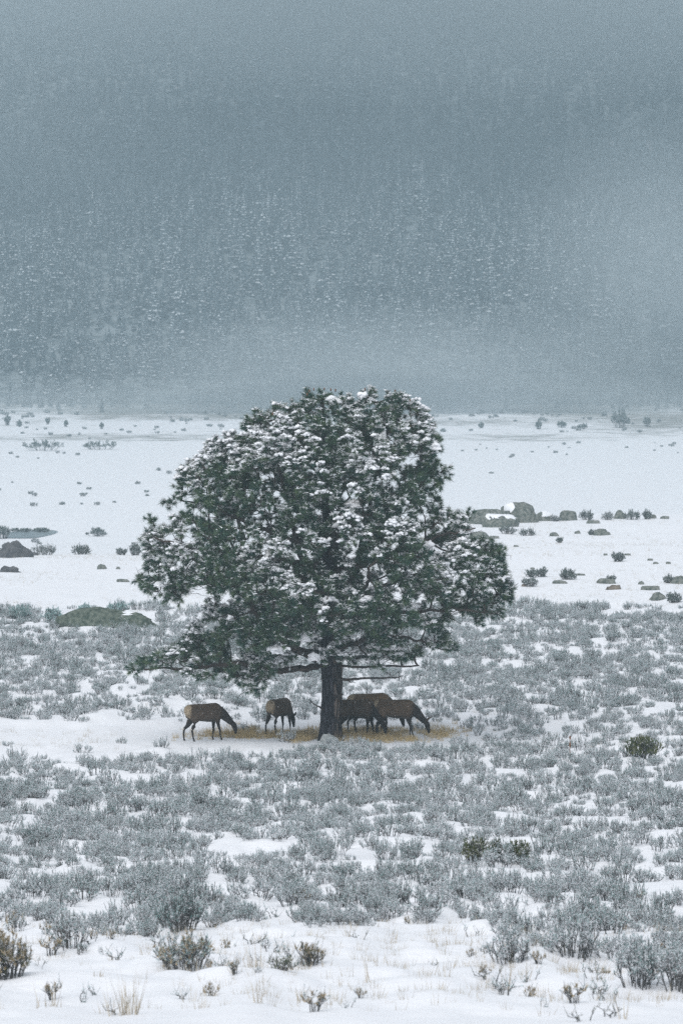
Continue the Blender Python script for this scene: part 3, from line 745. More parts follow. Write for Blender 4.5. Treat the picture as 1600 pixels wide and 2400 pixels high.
    p0 = T0[rep] - TD_[rep] * 0.03 + rng.normal(0, 0.02, (m, 3)) + [0, 0, 0.05]
    v, t, _ = blades(p0, p0 + dv * rng.uniform(0.07, 0.17, (m, 1)), rng.uniform(0.024, 0.060, m)); g.add(v, t)
    bv, bt = ico(1)
    bl = np.nonzero(rng.random(nt_) < np.clip(pr - 0.30, 0, 1) * 0.85)[0]
    for i_ in bl:
        for k in range(rng.integers(3, 7)):
            s = rng.uniform(0.035, 0.075); off = rng.normal(0, 0.075, 3); off[2] = 0.075 - 0.7 * (abs(off[0]) + abs(off[1])) * 0.5
            q = bv * (1 + 1.5 * (noise3(bv * 2.3 + rng.uniform(0, 50, 3), 46) - 0.5)[:, None]) * [s * rng.uniform(.8, 1.6), s * rng.uniform(.8, 1.6), s * rng.uniform(.5, 1.0)]
            g.add(q + T0[i_] + TD_[i_] * 0.04 + off, bt)
    o = link('snow_load', g.mesh('snow_load', M['snow'], False), root); o['kind'] = 'stuff'
    # heavy pads of snow the eye can single out (position in the photo)
    bv, bt = ico(3)
    for (u, y, v, w, h_) in ((780,938,-.5,.42,.30),(675,1005,-1.0,.36,.42),(640,1055,-1.4,.32,.36),(893,1030,-1.1,.26,.60),(828,1065,-1.5,.28,.30),(712,1478,-2.4,.42,.42),(650,1508,-2.4,.46,.32),(735,1530,-1.9,.34,.30),(830,1175,-2.2,.55,.26),(800,1225,-2.6,.42,.24),(1020,1045,-.7,.30,.26),(770,1390,-3.2,.46,.24),(705,1385,-3.0,.50,.26),(955,1408,-2.2,.55,.24),(560,1165,-1.6,.30,.24),(630,1295,-2.0,.30,.34),(905,1105,-1.6,.40,.26),(1000,1270,-1.9,.32,.26),(850,925,-.3,.30,.22),(470,1180,-1.0,.26,.22),(810,1010,-1.6,.24,.30),(570,1300,-2.2,.36,.24),(745,1160,-2.2,.30,.26),(860,1390,-3.2,.40,.22),(380,1365,-.8,.34,.22),(640,1480,-2.3,.28,.22)):
        n3 = noise3(bv * 2.1 + rng.uniform(0, 60, 3), 47) - 0.5; n4 = noise3(bv * 5.5 + rng.uniform(0, 60, 3), 48) - 0.5
        q = bv * (1 + 1.25 * n3 + 0.7 * n4)[:, None] * [w / 2, w / 2.2, h_ / 2.4]
        q[:, 2] -= 0.35 * (q[:, 0] ** 2 + q[:, 1] ** 2) / w
        gg = Geo(); gg.add(q * 1.12 + tp(u, y, v - 0.45), bt); link('snow_pad', gg.mesh('snow_pad', M['snow'], True), root)
    # ---- cones at the top
    g = Geo(); bv, bt = ico(1)
    for (u, y, v) in ((725,917,0),(735,913,.2),(748,918,-.2),(760,912,.1),(775,914,0),(786,915,-.2),(855,913,0),(866,918,.2),(872,914,-.1),(925,917,0),(720,925,-.4),(960,938,0),(836,945,-.2),(700,960,-.9),(640,970,-.8),(960,1000,-.9),(1090,1290,-1.2)):
        g.add(bv * [.028, .028, .07] + tp(u, y, v), bt)
    o = link('cones', g.mesh('cones', M['cone'], True), root); o['kind'] = 'stuff'
    # ---- dead branches low on the trunk
    def stick(name, pts, r0, r1, forks=()):
        g = Geo()
        def run(pp, a, b):
            P = np.array([tp(*q) for q in pp]); s = np.linspace(0, len(P) - 1, (len(P) - 1) * 5 + 1); Q_ = np.stack([np.interp(s, np.arange(len(P)), P[:, k]) for k in range(3)], -1)
            Q_[1:-1] += rng.normal(0, 0.010, (len(Q_) - 2, 3)); r = np.linspace(a, b, len(Q_)); v, t = tubes(Q_[:-1], Q_[1:], r[:-1], r[1:], 6); g.add(v, t)
        run(pts, r0, r1)
        for f in forks: run(f, r1 * 1.3 + 0.008, 0.006)
        link(name, g.mesh(name, M['twig'], True), root)
    stick('dead_branch', [(792,1592,-.2),(830,1589,-.5),(870,1586,-.7),(925,1584,-.9),(944,1579,-1.0)], 0.062, 0.018, [[(806,1592,-.3),(820,1595,-.4),(834,1598,-.5)]])
    stick('dead_branch', [(792,1560,-.2),(850,1561,-.7),(915,1556,-1.1),(950,1557,-1.2),(980,1554,-1.3)], 0.055, 0.030, [[(940,1556,-1.2),(938,1542,-1.2),(948,1530,-1.3)], [(976,1554,-1.3),(968,1538,-1.3),(975,1528,-1.3)]])
    stick('dead_branch', [(762,1664,-.2),(750,1656,-.4),(735,1648,-.55),(724,1636,-.65)], 0.042, 0.012)
    stick('dead_branch', [(752,1560,-.2),(735,1563,-.5),(700,1567,-.8),(668,1573,-1.0)], 0.075, 0.03)
build_pine()

# ------------------------------------------------------------------ elk
def loft(rings, n=14):
    """rings: (centre, half-width, half-height, along-direction) -> closed tube"""
    V = []; T = []
    a = np.arange(n) * 2 * np.pi / n
    for c, w, h, d in rings:
        d = np.array(d, float); d /= np.linalg.norm(d); s = np.cross([0, 0, 1.0], d)
        if np.linalg.norm(s) < 0.2: s = np.array([0, 1.0, 0]) if abs(d[2]) > .9 else s
        s /= np.linalg.norm(s); t = np.cross(d, s)
        V.append(np.array(c) + np.cos(a)[:, None] * s * w + np.sin(a)[:, None] * t * h)
    m = len(rings)
    for i in range(m - 1):
        for k in range(n):
            q = (k + 1) % n; T += [[i * n + k, i * n + q, (i + 1) * n + q], [i * n + k, (i + 1) * n + q, (i + 1) * n + k]]
    V = np.concatenate(V); c0 = len(V); V = np.concatenate([V, [rings[0][0]], [rings[-1][0]]])
    for k in range(n):
        q = (k + 1) % n; T += [[q, k, c0], [(m - 1) * n + k, (m - 1) * n + q, c0 + 1]]
    return V, np.array(T)
def chain(pts):
    """pts: (x,y,z,w,h) -> rings with directions along the chain"""
    P = np.array([p[:3] for p in pts]); D = np.gradient(P, axis=0)
    return [(P[i], pts[i][3], pts[i][4], D[i]) for i in range(len(pts))]

def build_elk(label, u, y, yaw, scale, legs, headyaw=0.0, headdrop=0.0, antlers=False, tone=1.0, tan=0.0, bend=0.0):
    x, d, z = hit(u, y, 120, 165)
    root = empty('elk', (x, d, z), R(yaw), scale); tag(root, label, 'elk', 'elk grazing under the pine')
    parts = []
    tor = [(a_, b_ + .01, c_, d_ * .98) for a_, b_, c_, d_ in [(-.82, 1.13, .05, .08), (-.78, 1.10, .14, .17), (-.66, 1.07, .215, .26), (-.48, 1.045, .245, .295), (-.22, 1.02, .275, .32), (.05, 1.00, .29, .34), (.28, 1.00, .275, .355), (.46, 1.01, .235, .35), (.60, 1.00, .18, .29), (.70, .98, .10, .18)]]
    parts.append(loft([((a, 0, b), c, e, (1, 0, 0)) for a, b, c, e in tor], 18))
    hy = R(headyaw); cy, sy = math.cos(hy), math.sin(hy); hx = .52
    def hp(px, py, pz): return (hx + (px - hx) * cy - py * sy, (px - hx) * sy + py * cy, pz - headdrop * max(0, min(1, (px - .6) / .5)))
    nk = [(.44, 0, 1.06, .16, .26), (.62, 0, 1.00, .14, .22), (.78, 0, .87, .115, .175), (.93, 0, .71, .092, .135), (1.06, 0, .57, .078, .105)]
    nk = [(*hp(*p[:3]), p[3], p[4]) for p in nk]; parts.append(loft(chain(nk), 14))
    hd = [(1.05, 0, .60, .06, .07), (1.12, 0, .53, .085, .10), (1.16, 0, .43, .082, .10), (1.19, 0, .32, .062, .075), (1.21, 0, .22, .048, .053), (1.22, 0, .165, .036, .038)]
    hd = [(*hp(*p[:3]), p[3], p[4]) for p in hd]; parts.append(loft(chain(hd), 12))
    for s in (-1, 1):   # ears
        e = [(1.08, s * .06, .59, .022, .03), (1.06, s * .12, .66, .018, .05), (1.045, s * .165, .74, .014, .045), (1.04, s * .19, .80, .008, .012)]
        parts.append(loft(chain([(*hp(*p[:3]), p[3], p[4]) for p in e]), 8))
    fr_l, fr_r, hi_l, hi_r = legs
    for s, sw in ((1, fr_l), (-1, fr_r)):
        kx = sw * 0.5
        lg = [(.44, s * .13, .95, .09, .17), (.45, s * .15, .78, .075, .12), (.45 + .15 * sw, s * .145, .62, .058, .075), (.46 + kx, s * .14, .42, .042, .050), (.46 + kx + .02, s * .14, .38, .042, .047), (.455 + .75 * sw, s * .14, .22, .028, .030), (.455 + sw, s * .14, .10, .030, .034), (.475 + sw, s * .14, .05, .030, .036), (.49 + sw, s * .14, -.02, .036, .048)]
        parts.append(loft(chain(lg), 10))
    for s, sw in ((1, hi_l), (-1, hi_r)):
        lg = [(-.56, s * .12, 1.05, .12, .20), (-.52, s * .155, .88, .105, .19), (-.48 + .2 * sw, s * .16, .72, .085, .145), (-.56 + .45 * sw, s * .15, .56, .058, .085), (-.66 + .7 * sw, s * .145, .45, .042, .056), (-.675 + .75 * sw, s * .145, .40, .038, .048), (-.655 + .9 * sw, s * .145, .22, .029, .033), (-.64 + sw, s * .145, .10, .031, .036), (-.62 + sw, s * .145, .05, .031, .038), (-.605 + sw, s * .145, -.02, .038, .05)]
        parts.append(loft(chain(lg), 10))
    parts.append(loft(chain([(-.79, 0, 1.20, .03, .04), (-.835, 0, 1.13, .03, .03), (-.845, 0, 1.06, .018, .018)]), 8))
    V = []; T = []; n = 0
    for v, t in parts: V.append(v); T.append(t + n); n += len(v)
    me0 = mesh_arrays('elk_raw', np.concatenate(V), np.concatenate(T), M['coat'])
    tmp = bpy.data.objects.new('elk_raw', me0); COL.objects.link(tmp)
    rm = tmp.modifiers.new('r', 'REMESH'); rm.mode = 'VOXEL'; rm.voxel_size = 0.021
    sm = tmp.modifiers.new('s', 'SMOOTH'); sm.factor = 0.5; sm.iterations = 3
    dg = bpy.context.evaluated_depsgraph_get(); ev = tmp.evaluated_get(dg)
    me = bpy.data.meshes.new_from_object(ev, depsgraph=dg); me.name = 'elk_body'
    bpy.data.objects.remove(tmp); bpy.data.meshes.remove(me0)
    n = len(me.vertices); co = np.empty(n * 3, np.float32); me.vertices.foreach_get('co', co); co = co.reshape(-1, 3)
    X, Y, Z = co[:, 0], co[:, 1], co[:, 2]
    grey = np.array([.080, .058, .043]); drk = np.array([.026, .022, .021]); cream = np.array([.31, .25, .175]); tanc = np.array([.135, .088, .052])
    nz = noise3(co * 6.0 + 20, 51)
    c = np.repeat((grey * (1 - tan) + tanc * tan)[None], n, 0) * (0.8 + 0.4 * nz)[:, None]
    def blend(w, k): 
        nonlocal c
        c = c * (1 - w[:, None]) + k * w[:, None]
    blend(sstep(.86, .68, Z + 0.08 * (nz - .5)) * 0.75, drk * 1.5)                    # belly
    blend(sstep(1.16, 1.30, Z) * 0.45, tanc * 0.8)                                     # back
    blend(sstep(.50, .72, X - 0.25 * (Z - 1.0) + .1 * (nz - .5)), drk * 1.25)          # neck and head
    blend(sstep(.74, .60, Z), drk)                                                     # legs
    blend(sstep(-.62, -.70, X + 0.10 * (nz - .5) + 0.20 * (1.1 - Z)) * sstep(.74, .84, Z), cream)   # rump patch
    c *= tone
    ca = me.color_attributes.new('coat', 'FLOAT_COLOR', 'POINT'); ca.data.foreach_set('color', np.concatenate([c, np.ones((n, 1))], 1).astype(np.float32).ravel())
    me.polygons.foreach_set('use_smooth', np.ones(len(me.polygons), bool)); me.materials.clear(); me.materials.append(M['coat'])
    link('body', me, root)
    bv, bt = ico(2)
    for s in (-1, 1):
        g = Geo(); g.add(bv * .016 + np.array(hp(1.15, s * .08, .47)), bt); link('eye', g.mesh('eye', M['eye'], True), root)
    if antlers:
        for s in (-1, 1):
            a = [(1.11, s * .05, .57, .024, .024), (1.15, s * .075, .64, .026, .026), (1.22, s * .11, .70, .024, .024), (1.30, s * .14, .75, .016, .016)]
            v, t = loft(chain([(*hp(*p[:3]), p[3], p[4]) for p in a]), 8); g = Geo(); g.add(v, t); link('antler', g.mesh('antler', M['antler'], True), root)
    return root
build_elk('elk farthest left with pale cream rump, grazing with head low', 480, 1736, 30, 0.985, (-.06, .14, -.14, .10), headyaw=-16, headdrop=-.04)
build_elk('elk between the leftmost elk and the trunk, turned away showing cream rump', 655, 1722, 60, 0.97, (.02, .12, -.10, .12), headyaw=8, headdrop=-.02)
build_elk('dark brown elk beside the right of the trunk, rump hidden behind it', 838, 1727, -22, 1.0, (.12, -.05, -.16, .06), headyaw=-20, tone=0.8, headdrop=.0)
build_elk('paler tan elk standing behind the dark elk right of the trunk', 868, 1717, 14, 1.06, (-.05, .10, -.12, .08), headyaw=10, tan=1.0, tone=1.15)
build_elk('elk farthest right with short spike antlers, grazing', 928, 1729, -14, 1.02, (.02, .20, -.12, .02), headyaw=-8, antlers=True, tan=0.35, headdrop=-.02)

# ------------------------------------------------------------------ grass
def tuft_mesh(seed, nb, h, spread, w, matname, lean=0.35):
    global rng
    keep, rng = rng, np.random.default_rng(seed)
    a = rng.uniform(0, 6.28, nb); r = spread * np.sqrt(rng.random(nb))
    p0 = np.stack([r * np.cos(a), r * np.sin(a), np.full(nb, -0.03)], -1); hh = h * rng.uniform(0.45, 1.1, nb)
    dv = np.stack([np.cos(a) * lean * rng.random(nb) + rng.normal(0, .12, nb), np.sin(a) * lean * rng.random(nb) + rng.normal(0, .12, nb), np.ones(nb)], -1)
    v, t, ti = blades(p0, p0 + dv * hh[:, None], w, tint=np.clip(rng.random(nb), 0, 1))
    g = Geo(); g.add(v, t, ti); m = g.mesh('grass_tuft', M[matname]); rng = keep
    return m
gold_src = [tuft_mesh(300 + i, 22, 0.27, 0.11, 0.012, 'gold', 0.5) for i in range(5)]
straw_src = [tuft_mesh(320 + i, 9, 0.30, 0.12, 0.010, 'straw', 0.5) for i in range(5)]
def build_grass():
    n = 2600
    x = GX + rng.normal(-0.2, 3.2, n); d = 139.2 + rng.normal(0, 1.25, n) + 0.02 * (x ** 2) * 0.3
    u = U(x, d); y = Ypx(x, d)
    k = (u > 408) & (u < 1130) & (y > 1690) & (y < 1744 - 14 * noise2(x / 0.8, d * 0, 67)) & (noise2(x / 0.9, d / 1.2, 61) > 0.55 * rng.random(n))
    k &= rng.random(n) < (0.25 + 0.75 * sstep(410, 560, u)) * (1 - 0.75 * sstep(1010, 1120, u))
    x, d = x[k], d[k]
    scatter('golden_grass', np.stack([x, d, H(x, d)], -1), rng.uniform(0.6, 1.15, len(x)), rng.uniform(0, 6.28, len(x)), rng.integers(0, 8, len(x)), gold_src + straw_src[:3], 'golden dry grass round the foot of the pine')
    # stubble poking through the snow field behind the sage and around the pine
    P = []
    for (n, d0, d1, dens) in ((5200, 196, 300, 0.5), (900, 132, 150, 0.6), (1300, 57, 78, 0.55), (1600, 420, 560, 0.6)):
        d = rng.uniform(d0, d1, n); u = rng.uniform(-300, 1900, n); x = (u - 800) / F * d
        k = noise2(x / 5, d / 9, 62) > dens * rng.uniform(0.6, 1.1, n); P.append(np.stack([x, d], -1)[k])
    P = np.concatenate(P); x, d = P[:, 0], P[:, 1]
    scatter('dry_grass', np.stack([x, d, H(x, d) - 0.02], -1), rng.uniform(0.4, 1.0, len(x)), rng.uniform(0, 6.28, len(x)), rng.integers(0, 5, len(x)), straw_src, 'sparse straw coloured grass poking through the snow')
build_grass()

# ------------------------------------------------------------------ rocks
def rock_mesh(seed, w, dp, h, matname, flat=0.0, rough=0.35, snow=0.0):
    r = np.random.default_rng(seed); bv, bt = ico(4 if w > 1.2 else 3); o = r.uniform(0, 80, 3)
    f = 1 + rough * 1.3 * (noise3(bv * 1.3 + o, 71) - 0.5) + rough * 0.7 * (noise3(bv * 2.9 + o, 72) - 0.5) + 0.16 * (noise3(bv * 6 + o, 73) - 0.5) + 0.09 * (noise3(bv * 13 + o, 74) - 0.5)
    q = bv * f[:, None]
    for _ in range(4):                       # broken faces
        nn = r.normal(size=3); nn[2] = abs(nn[2]) * 0.7; nn /= np.linalg.norm(nn); k = r.uniform(0.72, 0.95)
        s = np.maximum(0, q @ nn - k); q -= s[:, None] * nn * 0.8
    if flat: q[:, 2] = np.where(q[:, 2] > 0, np.minimum(q[:, 2], 1 - flat + 0.15 * (q[:, 2] - 1 + flat)) + 0.12 * (noise3(q * 2.2 + o, 75) - 0.5), q[:, 2])
    q = q * [w / 2, dp / 2, h / max(0.2, q[:, 2].max())]; q[:, 2] = np.where(q[:, 2] < 0, q[:, 2] * 0.5, q[:, 2])
    me = mesh_arrays('rock', q, bt, M[matname], smooth=True)
    cap = None
    return me, q, bt
def snow_on(q, bt, sel, lift=0.05):
    """shell of snow lying on the chosen faces, with a rounded rim"""
    c = q[bt].mean(1); keep = sel(c); T = bt[keep]
    if len(T) < 4: return None
    used = np.unique(T); mp = -np.ones(len(q), int); mp[used] = np.arange(len(used))
    edge = {}
    for t in T:
        for a, b in ((t[0], t[1]), (t[1], t[2]), (t[2], t[0])): edge[(a, b)] = edge.get((a, b), 0) + 1
    rim = {a for (a, b) in edge if (b, a) not in edge} | {b for (a, b) in edge if (b, a) not in edge}
    v = q[used].copy(); v[:, 2] += np.array([0.006 if k in rim else lift * (0.7 + 0.6 * _tab[k % 999]) for k in used])
    return mesh_arrays('snow_cap', v, mp[T], M['snow'], smooth=True)
def rock(label, u0, u1, ytop, ybot, matname='rock', name='rock', flat=0.0, snow=None, seed=None, d0=150, d1=310, sink=0.0, depth=0.8, rough=0.48, group=None):
    u = (u0 + u1) / 2; x, d, z = hit(u, ybot - 1, d0, d1); s = F / d; w = (u1 - u0) / s; h = max(0.08, (ybot - ytop) / s)
    seed = seed or int(u0 * 7 + ytop); d += 0.25 * w * depth; z = float(H(x, d))
    hh = h + (float(H(x, d - 0.25 * w * depth)) - z) * 0 + 0.02
    e = empty(name, (x, d, z - sink)); tag(e, label, 'boulder' if name == 'boulder' else 'rock', group)
    me, q, bt = rock_mesh(seed, w * 1.06, max(w * depth, 0.2), hh + sink, matname, flat, rough); link('stone', me, e)
    if snow: 
        cap = snow_on(q, bt, lambda c: snow(c[:, 0] / w, c[:, 1] / w, c[:, 2] / hh))
        if cap: link('snow_cap', cap, e)
    return e
B = 'boulder'
rock('broad flat topped left slab of the big rock outcrop right of the pine', 1098, 1190, 1195, 1228, 'rock', B, flat=0.45, seed=5, rough=0.25)
rock('tallest domed boulder of the outcrop right of the pine, snow on its shoulder', 1168, 1262, 1178, 1226, 'rock', B, seed=18, rough=0.30, snow=lambda x, y, z: (x < -0.12) & (x > -.38) & (z > 0.55) & (y < 0.2))
rock('low boulder with thick snow cap in front of the tall outcrop', 1128, 1214, 1209, 1236, 'rock', B, flat=0.3, seed=9, rough=0.22, snow=lambda x, y, z: (z > 0.72 + 0.10 * np.sin(x * 11 + 1) + 0.06 * np.sin(x * 27)))
rock('sloping boulder with snow on its right side beside the outcrop', 1243, 1294, 1200, 1222, 'rock', B, seed=23, snow=lambda x, y, z: (x > 0.02) & (z > 0.45))
rock('blocky flat topped boulder right of the outcrop', 1309, 1353, 1198, 1221, 'rock', B, flat=0.5, seed=31, rough=0.2)
rock('boulder half hidden by a bush on the ridge', 1436, 1468, 1197, 1217, 'rock', B, seed=12)
rock('flat dark stone under the ridge bushes on the right', 1522, 1538, 1207, 1216, 'rock')
rock('thin flat stone at the right end of the ridge', 1546, 1567, 1211, 1217, 'rock', flat=.4)
rock('flat stone on the snow below the ridge', 1373, 1404, 1221, 1228, 'rock', flat=.4)
rock('smooth domed boulder beside the right edge of the pine crown', 1100, 1146, 1247, 1265, 'rock', B, seed=44, rough=.18)
rock('thin slab right of the domed boulder by the pine crown', 1144, 1171, 1258, 1263, 'rock', flat=.5)
rock('small pointed stone right of two round bushes', 1286, 1307, 1249, 1258, 'rock')
rock('tiny dark stone below the ridge bushes', 1345, 1358, 1245, 1252, 'rock')
rock('knobbly stone with a sprig beside it below the ridge', 1393, 1430, 1241, 1256, 'rock', seed=77)
for k, (a, b, c, e) in enumerate(((1413,1423,1299,1303),(1463,1476,1299,1303),(1516,1529,1311,1315),(1529,1542,1319,1323),(1560,1570,1318,1323),(1241,1252,1332,1335),(1203,1214,1279,1283))):
    rock(('tiny flat stone just left of the lone round bush', 'tiny flat stone just right of the lone round bush', 'tiny flat stone upper of three near the right edge', 'tiny flat stone middle of three near the right edge', 'tiny flat stone nearest the right edge', 'tiny flat stone left of the pair of bushes', 'tiny flat stone just right of the crown edge')[k], a, b, c, e, 'rock', flat=.5, group='tiny flat stones in the snow')
rock('thin slab beside the round bush on the right snow field', 1346, 1371, 1346, 1350, 'rock', flat=.5)
rock('flat stone below the round bush on the right snow field', 1297, 1325, 1362, 1369, 'rock', flat=.3)
rock('small brown stone under the low straggling bush', 1221, 1234, 1371, 1376, 'brown_rock')
rock('long low stone with a sprig growing behind it', 1398, 1442, 1358, 1369, 'rock', flat=.3, seed=15)
rock('brown snow edged stone just below the long low stone', 1419, 1455, 1373, 1383, 'brown_rock', seed=16, snow=lambda x, y, z: (z > .55) & (y > -.1))
rock('small stone right of the long low stone', 1493, 1509, 1364, 1371, 'rock')
rock('wide flat stone near the right edge of the snow field', 1506, 1548, 1375, 1384, 'rock', flat=.45, seed=19)
rock('rounded boulder cut by the right edge of the photo', 1566, 1612, 1351, 1369, 'rock', B, seed=20)
rock('lichen covered stone at the edge of the sagebrush on the right', 1522, 1564, 1392, 1408, 'rock', seed=21)
rock('tall dark boulder among bushes at the left edge', -8, 70, 1268, 1308, 'dark_rock', B, seed=47, rough=.7)
rock('low pointed dark rock on the left snow field', 0, 46, 1328, 1342, 'dark_rock', seed=25)
rock('small greenish rock on the left snow field', 229, 250, 1324, 1335, 'rock', seed=26)
rock('tiny stone right of the small greenish rock', 272, 283, 1330, 1335, 'rock')
rock('thin flat slab on the left snow field near the pine', 275, 302, 1359, 1365, 'rock', flat=.5)
rock('dark stone beside the left edge bushes', 70, 90, 1296, 1303, 'dark_rock', flat=.3)
rock('long low moss green boulder at the back of the sagebrush', 150, 358, 1426, 1470, 'green_rock', B, seed=33, depth=0.42, rough=0.42, sink=.05, snow=lambda x, y, z: (((x - 0.22) / .045) ** 2 + ((z - .72) / .13) ** 2 < 1) & (y < 0.1))
rock('pale snow dusted stone at the foot of the pine trunk', 748, 790, 1722, 1742, 'pale_rock', seed=34, d0=125, d1=140, depth=.6)

def build_litter():
    n = 270; d = rng.uniform(56, 82, n); u = rng.uniform(-300, 1900, n); x = (u - 800) / F * d
    k = noise2(x / 1.2, d / 2.5, 66) > rng.uniform(0.3, 0.8, n); x, d = x[k], d[k]
    src = [shrub_joined(660 + i, ('leaf', 'leaf_green')[i % 2], n_stem=4 + i, sub=2, h=.14 + .04 * i, spread=.12, leaves=4, leaf_len=.035, leaf_w=.012, snow=.3, seed_heads=(0, .5)[i > 2]) for i in range(5)]
    scatter('snow_litter', np.stack([x, d, H(x, d) - .02], -1), rng.uniform(0.5, 1.2, len(x)), rng.uniform(0, 6.28, len(x)), rng.integers(0, 5, len(x)), src, 'small sprigs and twigs poking out of the near snow')
build_litter()

# ------------------------------------------------------------------ bushes standing alone
def bush(label, u0, u1, ytop, ybot, seed, leafmat='leaf_bush', name='bush', cat='bush', d0=150, d1=310, group=None, **kw):
    u = (u0 + u1) / 2; x, d, z = hit(u, ybot, d0, d1); s = F / d; w = (u1 - u0) / s; h = (ybot - ytop) / s
    k = dict(n_stem=30, sub=4, h=h * 0.92, spread=w * 0.40, leaves=10, leaf_len=0.09, leaf_w=0.04, snow=0.3); k.update(kw)
    parts = shrub_set(seed, leafmat, **k)
    return place_parts(name, parts, (x, d, z - 0.08 * h), 0.0, 1.0, label, cat, group)
bush('twiggy bush between the blocky boulder and the ridge end', 1352, 1394, 1190, 1218, 401)
bush('thin brownish bush left of the half hidden boulder on the ridge', 1405, 1440, 1195, 1218, 402, leaves=4)
bush('largest dark bush on the right ridge in front of a boulder', 1456, 1503, 1187, 1218, 403)
bush('upright bush at the right end of the ridge clump', 1503, 1528, 1191, 1217, 404)
bush('low brown scrub between two ridge boulders', 1288, 1312, 1203, 1222, 405, leaves=4)
bush('left one of two low bushes under the outcrop', 1166, 1213, 1228, 1251, 406)
bush('right one of two low bushes under the outcrop', 1212, 1257, 1233, 1256, 407)
bush('small sprig beside the knobbly stone', 1379, 1390, 1243, 1254, 408)
bush('tiny lone bush below the small pointed stone', 1305, 1317, 1261, 1272, 409)
bush('lone round bush high on the right snow field', 1429, 1464, 1291, 1316, 410, n_stem=40)
bush('right hand bush of a pair near the crown edge', 1255, 1281, 1328, 1352, 411)
bush('left hand bush of a pair near the crown edge', 1231, 1258, 1334, 1353, 412)
bush('low straggling bush below the pair near the crown edge', 1220, 1259, 1350, 1375, 413, snow=.5)
bush('round snow dusted bush in the middle of the right snow field', 1308, 1349, 1329, 1358, 414, n_stem=44)
bush('sprig growing behind the long low stone', 1419, 1438, 1350, 1366, 415)
bush('bush beside the boulder at the right edge', 1555, 1577, 1347, 1367, 416)
bush('grey bush right of the lichen covered stone', 1556, 1600, 1388, 1412, 417)
bush('wide twiggy bush right of the dark left boulder', 68, 142, 1264, 1298, 418, n_stem=40, leaves=6)
bush('bush behind the dark boulder at the left edge', -6, 36, 1270, 1302, 419, leaves=6)
bush('lone dark round bush left of the pine', 164, 216, 1263, 1292, 420, n_stem=44)
bush('dark green bush nearest the left side of the crown', 300, 334, 1247, 1284, 421, n_stem=40)
bush('grey bush touching the left side of the crown', 332, 360, 1254, 1284, 422)
bush('small low bush left of the dark green bush', 274, 299, 1267, 1287, 423)
bush('tall sage bush at the left end behind the thicket', 12, 80, 1412, 1452, 424, 'leaf', n_stem=46)
bush('sage bush between the tall left bush and the moss green boulder', 92, 152, 1420, 1456, 425, 'leaf', n_stem=40)
bush('grey sage bush behind the moss green boulder', 236, 322, 1408, 1440, 426, 'leaf', n_stem=46)
bush('small sage bush above the middle of the moss green boulder', 186, 214, 1410, 1436, 427, 'leaf')
bush('dark leafy shrub standing out of the sagebrush at the right', 1455, 1552, 1720, 1776, 428, 'leaf_green', d0=110, d1=160, n_stem=46, leaves=12, snow=.2)
bush('left dark green shrub in the near thicket', 1082, 1140, 1955, 2020, 429, 'leaf_green', d0=70, d1=130, n_stem=26, leaves=14, leaf_len=.07, leaf_w=.03, upright=.2)
bush('middle dark green shrub in the near thicket', 1128, 1172, 1958, 2018, 430, 'leaf_green', d0=70, d1=130, n_stem=20, leaves=14, leaf_len=.07, leaf_w=.03, upright=.2)
bush('right dark green shrub in the near thicket', 1184, 1242, 1962, 2024, 431, 'leaf_green', d0=70, d1=130, n_stem=26, leaves=14, leaf_len=.07, leaf_w=.03, upright=.2)
bush('tan seeded rabbitbrush cut by the left edge of the photo', -50, 78, 2162, 2292, 432, 'leaf_green', 'rabbitbrush', 'shrub', 45, 110, n_stem=44, leaves=7, leaf_len=.05, leaf_w=.014, snow=.25, seed_heads=.8)
bush('wide tan seeded rabbitbrush in the left foreground', 352, 520, 2180, 2272, 433, 'leaf', 'rabbitbrush', 'shrub', 45, 110, n_stem=50, leaves=6, leaf_len=.05, leaf_w=.014, snow=.3, seed_heads=.6)
bush('dark sagebrush standing out behind the wide rabbitbrush', 352, 490, 2068, 2180, 434, 'leaf', 'sagebrush', 'shrub', 55, 110, n_stem=40, sub=5, leaves=6, leaf_len=.05, leaf_w=.014, snow=.12)
bush('small reddish brown shrub in the middle foreground', 700, 750, 2205, 2262, 435, 'leaf_green', 'rabbitbrush', 'shrub', 45, 110, n_stem=22, leaves=5, leaf_len=.05, leaf_w=.014, snow=.2, seed_heads=.5)
bush('low green tuft left of the small reddish shrub', 632, 676, 2242, 2272, 436, 'leaf_green', 'rabbitbrush', 'shrub', 45, 110, n_stem=12, leaves=6, leaf_len=.05, leaf_w=.014, snow=.3)
bush('grey sagebrush at the near left of the thicket', 108, 220, 2110, 2222, 437, 'leaf', 'sagebrush', 'shrub', 45, 110, n_stem=24, leaves=6, leaf_len=.05, leaf_w=.014, snow=.95)
bush('sagebrush leaning over the snow at the right', 1135, 1250, 2165, 2258, 438, 'leaf', 'sagebrush', 'shrub', 45, 110, n_stem=24, leaves=6, leaf_len=.05, leaf_w=.014, snow=.95)
bush('large foreground sagebrush right of centre', 1270, 1430, 2120, 2245, 439, 'leaf', 'sagebrush', 'shrub', 45, 110, n_stem=30, leaves=6, leaf_len=.05, leaf_w=.014, snow=.95)
bush('nearest large sagebrush towards the right edge', 1430, 1560, 2170, 2310, 440, 'leaf', 'sagebrush', 'shrub', 45, 110, n_stem=30, leaves=6, leaf_len=.05, leaf_w=.014, snow=.95)
bush('sagebrush cut by the right edge in the foreground', 1530, 1660, 2180, 2320, 441, 'leaf', 'sagebrush', 'shrub', 45, 110, n_stem=30, leaves=6, leaf_len=.05, leaf_w=.014, snow=.95)

